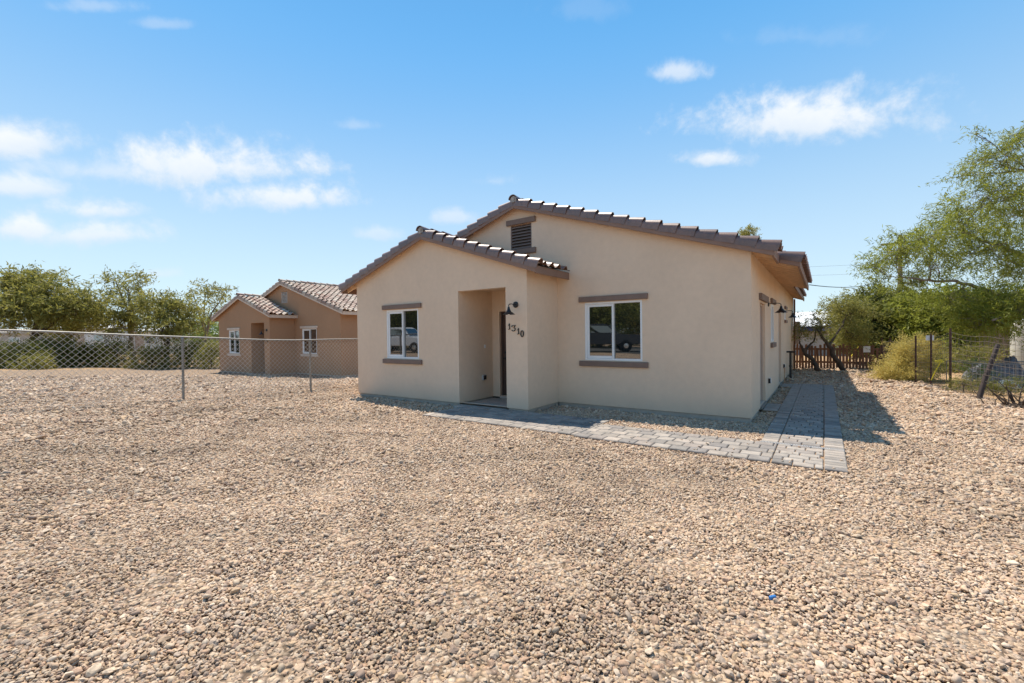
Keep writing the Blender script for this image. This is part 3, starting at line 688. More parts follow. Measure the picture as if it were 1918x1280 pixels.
    tag(link('far_roof_tiles', npmesh('far_roof_tiles', V_, F_, M['tile_umber_far'] if ours else M['tile_terra_far'], True), H), kind='stuff')
    # ---- windows, vent, doors, lamps
    window(H, front, *W1, trim=trimm); window(H, porch, *W2, trim=trimm)
    vb = MB(); obox(vb, front, VT[0], VT[1], VT[2], VT[3], .085, .1); gv = vb.build('gable_vent', M['vent_dark'], H)
    vf = MB()
    for a, b, c, d in ((VT[0]+.001, VT[0]+.025, VT[2]+.001, VT[3]-.001), (VT[1]-.025, VT[1]-.001, VT[2]+.001, VT[3]-.001)): obox(vf, front, a, b, c, d, .005, .08)
    sm_ = M['slat'] if ours else trimm
    vf.build('vent_frame', sm_, gv)
    for i in range(8):
        z = VT[2]+.008+i*.069; b = MB(); b.hexa([(VT[0]+.027, .004, z), (VT[1]-.027, .004, z), (VT[1]-.027, .075, z+.06), (VT[0]+.027, .075, z+.06), (VT[0]+.027, .004, z+.014), (VT[1]-.027, .004, z+.014), (VT[1]-.027, .075, z+.074), (VT[0]+.027, .075, z+.074)]); b.build('slat', sm_, gv)
    if ours:
        t = MB(); obox(t, front, -5.10, -4.30, 4.105, 4.225, -.05, 0); t.build('vent_header', trimm, H, bevel=.006)
        t = MB(); obox(t, front, -5.10, -4.30, 3.41, 3.53, -.05, 0); t.build('vent_sill', trimm, H, bevel=.006)
    fr = MB(); a, b, c, d = D0
    for q in ((a+.001, a+.045, c, d-.001), (b-.045, b-.001, c, d-.001), (a+.045, b-.045, d-.045, d-.001)): obox(fr, front, *q, .06, .115)
    fr.build('door_frame', M['door_brown'], H, bevel=.003)
    dm = MB(); obox(dm, front, a+.046, b-.046, c+.02, d-.046, .085, .12)
    for z0, z1 in ((.25, 1.0), (1.15, 1.95)):
        for u0, u1 in ((a+.15, (a+b)/2-.05), ((a+b)/2+.05, b-.15)): obox(dm, front, u0, u1, z0, z1, .078, .086)
    door = dm.build('door', M['door_brown'], H, bevel=.003)
    kb = MB(); kb.lathe([(.03, 0), (.03, -.008), (.012, -.014), (.012, -.035), (.027, -.045), (.027, -.06), (.012, -.068)], (a+.115, .085, .99), 'Y', 14); kb.build('handle', M['black_metal'], door, smooth=40)
    kb = MB(); kb.lathe([(.03, 0), (.03, -.012), (.02, -.02)], (a+.115, .085, 1.135), 'Y', 14); kb.build('deadbolt', M['black_metal'], door, smooth=40)
    th = MB(); th.box(a, b, -.02, .1, .036, .098); th.build('threshold', M['concrete'], H, bevel=.004)
    lamp(H, porch, -4.036, 2.155)
    for (u, z), ch in zip(((-4.194, 1.655), (-4.089, 1.620), (-3.974, 1.557), (-3.885, 1.505)), digits):
        b = MB(); digit(b, ch, porch, u, z+.008, .118); b.build('house_number', M['black_metal'], H)
    rec = lambda u, z, q: (-5.578-q, u, z)
    if ours:
        b = MB(); obox(b, rec, -.335, -.28, 1.25, 1.33, -.012, 0); bb = b.build('doorbell', M['plastic_white'], H, bevel=.004)
        b = MB(); obox(b, rec, -.44, -.31, .495, .62, -.05, 0); o = b.build('outlet_box', M['plastic_grey'], H, bevel=.01)
        b = MB(); obox(b, rec, -.425, -.325, .51, .605, -.056, -.05); b.build('cover', M['black_metal'], o)
        for (a, b_) in ((1.256, 2.20), (5.62, 6.52)):
            fr = MB()
            for q in ((a+.001, a+.04, .09, 2.128), (b_-.04, b_-.001, .09, 2.128), (a+.04, b_-.04, 2.09, 2.128)): obox(fr, side, *q, .05, .115)
            fr.build('door_frame', M['door_tan'], H)
            dm = MB(); obox(dm, side, a+.041, b_-.041, .11, 2.089, .08, .118); dd = dm.build('side_door', M['door_tan'], H)
            kb = MB(); obox(kb, side, a+.09, a+.20, 1.0, 1.02, .03, .045); obox(kb, side, a+.095, a+.115, .995, 1.025, .045, .08); kb.build('handle', M['black_metal'], dd)
            tt = MB(); obox(tt, side, a, b_, .036, .089, -.03, .1); tt.build('threshold', M['galv'], H)
        t = MB(); obox(t, side, 1.10, 2.36, 2.165, 2.29, -.06, 0); t.build('door_header', trimm, H, bevel=.006)
        window(H, side, *sh[1], trim=trimm, ext=.10); window(H, side, *sh[3], trim=trimm, ext=.08, hdr=.09)
        lamp(H, side, 2.80, 2.17); lamp(H, side, 7.25, 2.17)
        for u, z in ((2.80, .46), (7.25, .50)):
            b = MB(); obox(b, side, u-.05, u+.05, z-.06, z+.06, -.055, 0); o = b.build('outlet_box', M['plastic_white'], H, bevel=.008)
            b = MB(); obox(b, side, u-.052, u-.05, z-.055, z+.055, -.05, -.005); b.build('cover', M['black_metal'], o)
        b = MB(); b.tube([(.05, 6.95, .0), (.05, 6.95, .42), (.045, 7.0, .46), (.045, 7.08, .46), (.05, 7.12, .42), (.05, 7.12, .3)], .013, 8); b.build('hose_bib', M['brass'], H, smooth=50)
        b = MB(); b.tube([(.045, 12.7, -.05), (.045, 12.7, 2.85)], .035, 10); b.build('conduit', M['rust_pipe'], H, smooth=50)
        b = MB(); b.box(.0, .22, 12.9, 13.3, 1.05, 1.95); b.build('meter_box', M['door_tan'], H, bevel=.01)
    return H
def far_tile(name, base, cols):
    m, t, p = material(name); c = coords(t); vo = N(t, 'ShaderNodeTexVoronoi'); vo.inputs['Scale'].default_value = 3.2; t.links.new(c, vo.inputs['Vector'])
    sp = N(t, 'ShaderNodeSeparateColor'); t.links.new(vo.outputs['Color'], sp.inputs[0]); rp = N(t, 'ShaderNodeValToRGB'); fill_ramp(rp, cols)
    t.links.new(sp.outputs[0], rp.inputs[0]); n = NOISE(t, c, 14, 5, .65); k = MAPR(t, n.outputs[0], .28, .72, .8, 1.2)
    mul = N(t, 'ShaderNodeVectorMath', operation='SCALE'); t.links.new(rp.outputs[0], mul.inputs[0]); t.links.new(k, mul.inputs['Scale']); t.links.new(mul.outputs[0], p.inputs['Base Color']); p.inputs['Roughness'].default_value = .5
    return m
M['tile_umber_far'] = far_tile('far_tile_umber', 0, [(.115, .072, .058), (.15, .098, .082), (.10, .066, .056), (.165, .115, .095)])
M['tile_terra_far'] = far_tile('far_tile_terracotta', 0, [(.30, .17, .115), (.45, .35, .27), (.23, .125, .09), (.50, .42, .33), (.35, .23, .17), (.49, .40, .31)])
house((0, 0, 0), M['stucco_tan'], M['tile_umber'], M['trim_brown'], M['rake_brown'], M['soffit_tan'], '1310', True, 'light tan stucco house with dark brown tile edges and number 1310')
house((-16.6, 3.28, -.23), M['stucco_brown'], M['tile_terracotta'], M['trim_beige'], M['trim_beige'], M['soffit_rust'], '131', False, 'brown stucco house with pink and terracotta tile roof behind chain link fence')

# ------------------------------------------------------------------ chain link fence between the two lots
def fence_z(y): return float(gz(-11.3, y))
FX, FH = -11.3, 1.48
fen = empty('chain_link_fence', (FX, -1.3, fence_z(-1.3))); tag(fen, 'galvanised chain link fence running between the tan house and the brown house', 'fence')
def frel(p): return (p[0]-FX, p[1]+1.3, p[2]-fence_z(-1.3))
py_ = [-13.7, -10.6, -7.55, -4.48, -1.31, 1.8, 4.9, 8.0, 11.1]
for y in py_:
    z0 = fence_z(y); b = MB(); b.tube([frel((FX, y, z0-.15)), frel((FX+random.uniform(-.008, .008), y+random.uniform(-.01, .01), z0+FH-.02))], .028, 10); b.build('post', M['galv'], fen, smooth=50)
    b = MB(); b.lathe([(.031, -.03), (.031, .01), (.02, .03), (.004, .038)], frel((FX, y, z0+FH-.025)), n=10); b.build('post_cap', M['galv'], fen, smooth=50)
b = MB(); b.tube([frel((FX, y, fence_z(y)+FH)) for y in np.arange(-13.8, 11.3, .6)], .021, 8); b.build('top_rail', M['galv'], fen, smooth=60)
b = MB(); ch = .118; y0, y1 = -13.7, 11.1; h0, h1 = .04, FH-.005
for s in (1, -1):
    y = y0-FH if s > 0 else y0
    while y < (y1 if s > 0 else y1+FH):
        pts = []
        for q in np.linspace(0, 1, 9):
            yy = y+s*q*(h1-h0)*.98; hh = h0+q*(h1-h0)
            if y0 <= yy <= y1: pts.append(frel((FX+.022+s*.003, yy, fence_z(yy)+hh)))
        if len(pts) > 1: b.tube(pts, .0033, 3, cap=False)
        y += ch
tag(b.build('wire_mesh', M['wire'], fen), 'diamond wire mesh', kind='stuff')
b = MB(); b.tube([frel((FX+.02, y, fence_z(y)+.05+.012*math.sin(y*3))) for y in np.arange(y0, y1, .4)], .0035, 4); b.build('tension_wire', M['wire'], fen)

# ------------------------------------------------------------------ plants
def leaves(C, D, ln, wd, n_per, spread, droop, rng):
    """sprays of narrow leaflets: C centres, D spray directions (length included)"""
    m_ = len(C); k = n_per
    t = rng.random((m_, k)); P = C[:, None]+D[:, None]*(t[..., None]-.3)+rng.normal(0, spread, (m_, k, 3))
    P[..., 2] -= droop*t*t
    d = D[:, None]/(np.linalg.norm(D, axis=1)[:, None, None]+1e-6)*.7+rng.normal(0, .75, (m_, k, 3)); d[..., 2] -= .25
    d /= np.linalg.norm(d, axis=2, keepdims=True)
    s = np.cross(d, rng.normal(0, 1, (m_, k, 3))); s /= np.linalg.norm(s, axis=2, keepdims=True)
    l = ln*rng.uniform(.6, 1.3, (m_, k, 1)); w = wd*rng.uniform(.7, 1.2, (m_, k, 1))
    a = P-d*l/2; b = P+d*l/2; mid = P+np.cross(d, s)*w*.25
    V = np.stack([a, mid+s*w/2, b, mid-s*w/2], 2).reshape(-1, 3)
    F = np.arange(m_*k*4).reshape(-1, 4); tint = np.repeat(np.clip(rng.normal(.45, .22, (m_, k))+rng.normal(0, .14, (m_, 1)), 0, 1).ravel(), 4)
    return V, F, tint
def plant(name, label, cat, group, base, trunks, blobs, leafm, barkm, ln=.11, wd=.024, n_per=26, spread=.05, spray=.45, droop=.12, seed=1, twig=.006, up_bias=.2, hollow=.35):
    """trunks: lists of (point, radius); blobs: (centre, (rx,ry,rz), clusters). all in world metres"""
    rng = np.random.default_rng(seed); base = np.array(base, float)
    root = empty(name, base); tag(root, label, cat, group)
    tb = MB(); nodes = []
    for tr in trunks:
        P = [np.array(p, float) for p, r in tr]; R = [r for p, r in tr]; PP = []; RR = []
        for i in range(len(P)-1):
            for q in np.linspace(0, 1, 5)[:-1]:
                w = P[i]*(1-q)+P[i+1]*q
                if 0 < i or q > 0: w = w+rng.normal(0, R[i]*.35, 3)
                PP.append(w); RR.append(R[i]*(1-q)+R[i+1]*q)
        PP.append(P[-1]); RR.append(R[-1]); tb.tube([p-base for p in PP], RR, 7)
        nodes += list(zip(PP[len(PP)//3:], RR[len(PP)//3:]))
    CC, DD = [], []
    for c, r, ncl in blobs:
        c = np.array(c, float); r = np.array(r, float)
        # limb to the blob
        p0, r0 = min(nodes, key=lambda nd: np.linalg.norm(nd[0]-c)+.3*abs(nd[0][2]-c[2])) if nodes else (base, .02)
        mid_ = (p0+c)/2+rng.normal(0, .12, 3)*np.linalg.norm(c-p0)+np.array([0, 0, -.08*np.linalg.norm(c-p0)])
        pts = [p0*(1-q)**2+2*mid_*q*(1-q)+c*q*q+rng.normal(0, .02, 3)*(0 < q < 1) for q in np.linspace(0, 1, 7)]
        rl = min(r0*.7, .07); tb.tube([p-base for p in pts], list(np.linspace(rl, max(rl*.3, twig), 7)), 5)
        u = rng.normal(0, 1, (ncl, 3)); u /= np.linalg.norm(u, axis=1, keepdims=True)
        rad = (hollow+(1-hollow)*rng.random((ncl, 1)))**.6; q = c+u*rad*r*(1+.26*rng.normal(0, 1, (ncl, 1)))
        # subtwigs
        nt_ = max(3, ncl//9)
        hubs = [c+(q[i]-c)*.6 for i in range(nt_)]
        for h_ in hubs:
            st_ = pts[rng.integers(2, 7)]; tb.tube([st_-base, (st_+h_)/2+rng.normal(0, .06, 3)*r.mean()-base, h_-base], [max(rl*.35, twig), twig*1.3, twig], 4, cap=False)
        for i in range(0, ncl, 2):
            h_ = hubs[rng.integers(0, nt_)] if ncl > 30 else c
            if np.linalg.norm(h_-q[i]) < r.max()*.9: tb.tube([h_-base, (h_+q[i])/2+rng.normal(0, .05, 3)*r.mean()-base, q[i]-base], [twig, twig*.7, twig*.4], 3, cap=False)
        dd = u*r/ r.max()+rng.normal(0, .45, (ncl, 3)); dd[:, 2] += up_bias; dd /= np.linalg.norm(dd, axis=1, keepdims=True)
        CC.append(q); DD.append(dd*spray*rng.uniform(.6, 1.3, (ncl, 1)))
    V, F, tint = leaves(np.concatenate(CC), np.concatenate(DD), ln, wd, n_per, spread, droop, rng)
    tb.build('trunk', barkm, root, smooth=60)
    link('crown', npmesh('crown', V-base, F, leafm, False, tint), root)
    return root
def G(px, py): d = ray(px, py); t = -CAM[2]/d[2]; p = CAM+t*d; return p
A3 = lambda px, py, d: tuple(at(px, py, d))

# big mesquite at the right edge, trunk outside the picture
D0_ = 14.0
tb_ = np.array([8.3, 10.3, 0.])
plant('mesquite_tree', 'tall feathery mesquite overhanging the wire fence at the right edge', 'tree', None, tb_,
      [[(tb_, .22), (tb_+(-.1, .2, 1.6), .18), (A3(1975, 520, 14), .12), (A3(1950, 400, 14), .075), (A3(1925, 320, 14), .035)],
       [(A3(1970, 545, 14), .11), (A3(1880, 556, 13.8), .07), (A3(1840, 540, 13.6), .055), (A3(1790, 528, 13.2), .042), (A3(1740, 525, 13), .035), (A3(1690, 520, 13), .02)],
       [(A3(1970, 500, 14.2), .10), (A3(1850, 455, 14), .045), (A3(1800, 430, 14), .035)], [(A3(1935, 560, 13.5), .1), (A3(1890, 590, 12.5), .05), (A3(1860, 600, 12), .03)]],
      [(A3(1880, 300, 14), (.9, 1.1, .75), 127), (A3(1905, 260, 14), (.5, .8, .45), 50), (A3(1850, 370, 13.8), (1.1, 1.2, .7), 169), (A3(1910, 400, 14.5), (1.0, 1.2, .9), 169),
       (A3(1790, 430, 13.6), (1.05, 1.1, .55), 143), (A3(1730, 455, 13.2), (.85, .9, .45), 101), (A3(1670, 480, 13), (.65, .8, .40), 75), (A3(1640, 500, 13), (.35, .5, .3), 28),
       (A3(1850, 470, 13.4), (1.1, 1.1, .65), 169), (A3(1915, 500, 13.8), (.9, 1.1, .8), 160), (A3(1760, 500, 13.2), (.9, .9, .4), 59), (A3(1880, 570, 12.8), (.9, .9, .55), 160),
       (A3(1915, 572, 12.2), (.7, .8, .5), 109), (A3(1830, 590, 13), (.7, .8, .4), 84), (A3(1800, 560, 13.4), (.9, .9, .45), 101), (A3(1850, 600, 12.6), (.8, .9, .4), 118), (A3(1790, 400, 14), (.5, .6, .35), 42), (A3(1690, 445, 13.2), (.4, .5, .25), 24), (A3(1700, 530, 13.4), (.6, .7, .3), 42), (A3(1830, 250, 14.2), (.25, .3, .12), 7), (A3(1800, 330, 14.), (.4, .4, .2), 17), (A3(1840, 300, 14.), (.5, .5, .3), 29)],
      M['leaf_mesq'], M['bark_pale'], ln=.16, wd=.022, n_per=20, spread=.055, spray=.6, droop=.22, seed=3, up_bias=.05)
# thin leaning tree by the far wood fence, and the one behind it
b1 = G(1535, 697); k1 = np.linalg.norm(b1[:2]-CAM[:2]); d1 = (b1-CAM)@fw
plant('leaning_tree', 'thin tree whose dark trunk leans left beside the side wall', 'tree', 'leaning trees by the picket fence', b1,
      [[(b1, .09), (A3(1520, 672, d1), .075), (A3(1504, 655, d1), .055), (A3(1498, 640, d1), .02)], [(A3(1506, 658, d1), .05), (A3(1525, 640, d1+.2), .03), (A3(1530, 610, d1+.3), .02)]],
      [(A3(1510, 608, d1), (.42, .5, .42), 40), (A3(1535, 600, d1+.3), (.35, .5, .55), 34), (A3(1500, 628, d1), (.3, .4, .2), 16), (A3(1548, 580, d1+.4), (.3, .35, .35), 20)],
      M['leaf_olive'], M['bark'], ln=.10, wd=.024, n_per=20, spread=.06, spray=.35, seed=5)
b2 = G(1582, 697); d2 = (b2-CAM)@fw
plant('leaning_tree', 'bushy tree whose dark trunk leans left in front of the picket fence', 'tree', 'leaning trees by the picket fence', b2,
      [[(b2, .10), (A3(1565, 672, d2), .085), (A3(1548, 640, d2), .06), (A3(1530, 618, d2), .03)], [(A3(1552, 648, d2), .05), (A3(1575, 615, d2+.5), .04), (A3(1585, 590, d2+.8), .02)]],
      [(A3(1548, 610, d2+.2), (.45, .5, .4), 36), (A3(1595, 590, d2+1), (.75, .8, .6), 150), (A3(1575, 572, d2+1), (.5, .6, .45), 60), (A3(1600, 630, d2+1), (.7, .7, .45), 120)],
      M['leaf_olive'], M['bark'], ln=.11, wd=.026, n_per=26, spread=.07, spray=.4, seed=6)
def simple_tree(name, label, group, px, pyb, d, blobs, leafm, seed, trunk_r=.14, bark='bark', zb=None, cat='tree', **kw):
    base = at(px, pyb, d); base[2] = float(gz(base[0], base[1])) if zb is None else zb
    cz = np.array([A3(*b[0]) for b in blobs]); mean = cz.mean(0)
    fork = base*.55+mean*.45; fork[2] = base[2]+(mean[2]-base[2])*.45
    rr = np.random.default_rng(seed+90); off = rr.normal(0, .25, 3)*(1, 1, .1)
    trunks = [[(base, trunk_r), ((base+fork)/2+off*.5, trunk_r*.85), (fork+off*.3, trunk_r*.6)]]
    for j in range(3):
        tgt = cz[rr.integers(0, len(cz))]; trunks.append([(fork+off*.3, trunk_r*.55), (fork*.5+tgt*.5+rr.normal(0, .2, 3), trunk_r*.35), (tgt, trunk_r*.15)])
    return plant(name, label, cat, group, base, trunks, [(A3(*b[0]), b[1], b[2]) for b in blobs], leafm, M[bark], seed=seed, **kw)
kwd = dict(ln=.23, wd=.05, n_per=18, spread=.085, spray=.5, droop=.12)
simple_tree('mesquite_tree', 'dense dark mesquite behind the yellow bush, beside the picket fence', 'trees along the right boundary', 1655, 698, 21,
      [((1630, 605, 20.5), (1.1, 1.1, .9), 260), ((1680, 590, 21), (1.3, 1.2, .95), 320), ((1650, 562, 21.5), (1.2, 1., .7), 220), ((1600, 590, 21), (.8, .8, .7), 150), ((1600, 630, 20.5), (.8, .8, .6), 140), ((1660, 640, 20.5), (1.5, 1.2, .7), 300), ((1615, 650, 20), (.7, .7, .45), 110), ((1700, 640, 20), (1.1, 1, .7), 220)], M['leaf_dark'], 21, **kwd)
simple_tree('mesquite_tree', 'bushy green mesquite whose crown fills the gap beneath the tall feathery mesquite', 'trees along the right boundary', 1770, 705, 19,
      [((1735, 595, 19), (1.1, 1.1, .8), 240), ((1780, 600, 19), (1.2, 1.1, .85), 280), ((1755, 640, 18.5), (1.4, 1.1, .7), 290), ((1815, 630, 18.5), (1.1, 1.0, .75), 230), ((1790, 562, 19.5), (1.1, .9, .6), 170), ((1840, 590, 19), (1.2, 1., .8), 220), ((1850, 640, 18.5), (1., .9, .6), 170), ((1700, 590, 20), (1., .9, .7), 180), ((1720, 565, 19.5), (.8, .8, .4), 100)], M['leaf_mesq'], 22, **kwd)
simple_tree('mesquite_tree', 'low dusty mesquite with branches drooping behind the wire fence', 'trees along the right boundary', 1830, 705, 16.5,
      [((1815, 665, 16.5), (.8, .7, .35), 110), ((1800, 690, 16), (.7, .6, .3), 90)], M['leaf_olive'], 23, trunk_r=.08, ln=.11, wd=.026, n_per=24, spread=.08, spray=.4)
simple_tree('tall_tree', 'treetop poking up above the right slope of the tan house roof', None, 1403, 640, 46, [((1402, 434, 46), (.75, .8, .5), 70), ((1402, 450, 46), (.9, .9, .7), 80)], M['leaf_olive'], 24, **kwd)
# left background, beyond the chain link fence
kwl = dict(ln=.30, wd=.065, n_per=17, spread=.12, spray=.7, droop=.12)
simple_tree('mesquite_tree', 'broad olive mesquite at the far left behind the chain link fence', 'trees on the left', 60, 690, 27,
      [((20, 545, 27), (1.7, 1.6, 1.1), 166), ((85, 545, 27), (1.7, 1.6, 1.0), 166), ((60, 575, 26), (2.0, 1.6, .9), 172), ((10, 590, 26), (1.6, 1.5, .8), 120), ((60, 522, 27.5), (1.2, 1.2, .5), 63), ((120, 580, 26.5), (1.5, 1.4, .9), 132), ((160, 565, 27), (1.2, 1.2, .8), 97)], M['leaf_olive'], 31, trunk_r=.24, **kwl)
simple_tree('mesquite_tree', 'round olive mesquite right of the broad olive mesquite on the left', 'trees on the left', 110, 695, 29,
      [((150, 600, 29), (1.6, 1.4, .8), 120), ((175, 590, 30), (1.1, 1.1, .8), 74), ((110, 610, 29), (1.4, 1.3, .7), 103)], M['leaf_olive'], 32, trunk_r=.2, **kwl)
simple_tree('mesquite_tree', 'tall open mesquite with bare upper limbs midway along the chain link fence', 'trees on the left', 255, 690, 30,
      [((240, 540, 30), (1.2, 1.2, .7), 40), ((215, 522, 30), (.9, .8, .35), 16), ((265, 520, 30), (.8, .8, .35), 16), ((250, 580, 29.5), (1.6, 1.4, .9), 108), ((225, 610, 29), (1.2, 1.2, .7), 74)], M['leaf_olive'], 33, trunk_r=.2, bark='bark_pale', **kwl)
simple_tree('mesquite_tree', 'olive mesquite with many thin stems left of the brown house', 'trees on the left', 312, 690, 28,
      [((300, 570, 28), (1.3, 1.2, .8), 97), ((335, 580, 28), (1.2, 1.2, .8), 86), ((310, 610, 27.5), (1.6, 1.3, .7), 108), ((350, 610, 28), (.9, .9, .5), 45)], M['leaf_olive'], 34, trunk_r=.18, **kwl)
simple_tree('mesquite_tree', 'sparse grey mesquite rising beside the porch of the brown house', 'trees on the left', 398, 680, 34,
      [((385, 555, 34), (1.2, 1.2, .9), 34), ((420, 552, 34), (1.0, 1., .6), 22), ((360, 545, 35), (.6, .6, .7), 12), ((395, 590, 34), (1.2, 1.2, .7), 40)], M['leaf_olive'], 35, trunk_r=.16, bark='bark_pale', **kwl)
simple_tree('shade_tree', 'bright green tree low behind the left porch corner of the brown house', None, 395, 690, 40, [((385, 615, 40), (1.8, 1.5, 1.1), 115), ((410, 625, 40), (1.6, 1.5, 1.), 92), ((350, 625, 42), (1.5, 1.5, .8), 68)], M['leaf_green'], 36, **kwl)
for i, (px, py, d, rx, rz, k_) in enumerate(((30, 672, 24, 1.5, .8, 200), (95, 660, 26, 1.6, .9, 210), (150, 668, 27, 1.3, .7, 150), (60, 690, 23, .9, .4, 90), (205, 665, 28, 1.4, .75, 160), (285, 672, 27, 1.3, .6, 140), (350, 665, 28, 1.2, .7, 130), (395, 665, 27, .9, .7, 90))):
    lab = ['dark thicket at the far left end of the chain link fence', 'tall shrub under the broad mesquite behind the fence', 'shrub under the right side of the broad mesquite', 'low weeds at the foot of the far left thicket', 'shrub left of the fence post, under the tall open mesquite', 'low brush between the tall open mesquite and the fence post', 'brush just right of the near fence post', 'shrub beside the left corner of the brown house porch'][i]
    b_ = at(px, py, d); b_[2] = float(gz(b_[0], b_[1]))
    plant('shrub', lab, 'shrub', 'shrubs behind the chain link fence', b_, [[(b_, .04), (b_+(0, 0, .5), .03)]], [(A3(px, py+8, d), (rx*1.15, rx*.8, rz*1.15), int(k_*1.3)), (A3(px+8, py-14, d), (rx*.7, rx*.6, rz*.6), k_//2)], [M['leaf_dark'], M['leaf_olive']][i % 2], M['bark'], ln=.16, wd=.04, n_per=22, spread=.11, spray=.5, seed=50+i)
# yellowish bush, small green shrubs and dead brush on the right
bb_ = G(1700, 713); db = (bb_-CAM)@fw
plant('creosote_bush', 'rounded yellow green desert bush against the wire fence', 'bush', None, bb_, [[(bb_, .03), (bb_+(0, 0, .4), .02)], [(bb_, .02), (bb_+(.3, .2, .5), .012)], [(bb_, .02), (bb_+(-.4, .1, .35), .012)]],
      [(A3(1682, 695, db), (.5, .6, .28), 130), (A3(1705, 680, db), (.6, .6, .42), 190), (A3(1710, 655, db), (.50, .55, .32), 150), (A3(1695, 705, db), (.8, .65, .18), 150), (A3(1732, 650, db), (.33, .4, .2), 60), (A3(1668, 706, db), (.32, .4, .14), 46)],
      M['leaf_yellow'], M['bark_pale'], ln=.075, wd=.013, n_per=38, spread=.045, spray=.38, droop=.02, seed=8, up_bias=.6, twig=.004)
def shrub(px, py, w_, h_, leafm, lab, seed, n=60, **kw):
    b_ = G(px, py); p = b_+(0, 0, h_*.5)
    plant('small_shrub', lab, 'shrub', 'small shrubs behind the wire fence', b_, [[(b_, .015), (p, .008)]], [(p, (w_, w_*.8, h_*.5), n)], leafm, M['bark_pale'], **{**dict(ln=.07, wd=.012, n_per=24, spread=.035, spray=.25, droop=.01, seed=seed, up_bias=.9, twig=.004), **kw})
shrub(1832, 722, .35, .75, M['leaf_green'], 'upright fresh green weed left of the leaning dark post', 61, 80)
shrub(1805, 735, .30, .30, M['leaf_olive'], 'low dry tuft between the rusty post and the leaning post', 62, 40)
shrub(1860, 740, .25, .22, M['leaf_olive'], 'tiny dry tuft just right of the leaning dark post', 63, 24)
shrub(1893, 742, .40, .38, M['leaf_dark'], 'dark scrubby plant at the lower right by the wire fence', 64, 60)
shrub(1748, 712, .32, .9, M['leaf_mesq'], 'leafy weed climbing the wire fence right of the yellow bush', 65, 60, ln=.09, wd=.02)

# trees across the street behind the camera (they show in the window panes)
def behind(px, py, d, yplane): p = at(px, py, d); p[1] = 2*yplane-p[1]; return p
for i, (px, d, yp) in enumerate(((1120, 40, 0), (1180, 47, 0), (740, 42, YP), (790, 46, YP), (1060, 45, 0))):
    p = behind(px, 628, d, yp); p[2] = float(gz(p[0], p[1]))
    lab = ['dark spreading tree mirrored in the left pane of the large window', 'dark tree mirrored in the right pane of the large window', 'tree mirrored in the left pane of the porch window', 'tree mirrored in the right pane of the porch window', 'tree across the street opposite the porch side wall'][i]
    plant('street_tree', lab, 'tree', 'trees across the street', p, [[(p, .3), (p+(0, 0, 2.), .22), (p+(.3, 0, 3.5), .12)]],
          [(p+(0, 0, 4.), (3.2, 3., 1.6), 260), (p+(1.6, .5, 3.4), (2., 2., 1.2), 140), (p+(-1.8, -.4, 3.2), (2., 2., 1.2), 140), (p+(.5, 0, 2.2), (2.6, 2.2, .8), 120), (p+(0, -1, 1.0), (2.6, 2.0, .9), 130)], [M['leaf_dark'], M['leaf_olive']][i % 2], M['bark'], ln=.3, wd=.08, n_per=22, spread=.2, spray=.9, seed=80+i)

# ------------------------------------------------------------------ right boundary: wire fence, posts, picket fence
wf = empty('wire_fence', (3.66, 7.12, 0)); tag(wf, 'sagging welded wire fence on thin rusty posts along the right boundary', 'fence')
W0 = np.array([3.66, 7.12, 0.])
line = [np.array(q) for q in ((4.75, 1.2), (4.25, 3.6), (3.95, 5.35), (3.66, 7.12), (3.46, 8.24), (3.21, 8.80), (3.05, 10.2), (2.92, 11.8), (2.80, 13.0))]
hts = [1.35, 1.40, 1.42, 1.52, 1.38, 1.32, 1.25, 1.22, 1.2]
def fpt(s, h):
    i = min(int(s), len(line)-2); q = s-i; p = line[i]*(1-q)+line[i+1]*q; H_ = hts[i]*(1-q)+hts[i+1]*q
    return (p[0]-W0[0], p[1]-W0[1], .05+h*(H_-.08)-.05*math.sin(math.pi*q)*h)
for i in (3, 4, 5, 6, 7, 8, 1):
    p = line[i]; b = MB(); h_ = hts[i]+.06; x, y = p[0]-W0[0], p[1]-W0[1]
    b.box(x-.022, x+.022, y-.004, y+.004, -.2, h_); b.box(x-.004, x+.004, y-.024, y-.004, -.2, h_); b.build('steel_post', M['post_rust'], wf)
b = MB(); ss = np.linspace(0, len(line)-1.001, 60)
for k in range(11): b.tube([fpt(s, (k/10)**.85) for s in ss], .0042, 3, cap=False)
tag(b.build('horizontal_wire', M['wire_dark'], wf), kind='stuff')
b = MB()
for s in np.linspace(0, len(line)-1.001, 74): b.tube([fpt(s, h) for h in (0, .5, 1)], .0026, 3, cap=False)
tag(b.build('vertical_wire', M['wire_dark'], wf), kind='stuff')
lp = G(1831, 748); ltop = lp+np.array([.46, .42, 1.72]); ltop = at(1869, 646, (lp-CAM)@fw+.1)
b = MB(); b.tube([(0, 0, -.1), tuple((ltop-lp)*.35), tuple(ltop-lp)], [.05, .047, .043], 10)
o = b.build('leaning_post', M['post_dark'], smooth=50); o.location = Vector(lp); tag(o, 'dark rusty pipe post leaning to the right at the gravel edge', 'post')
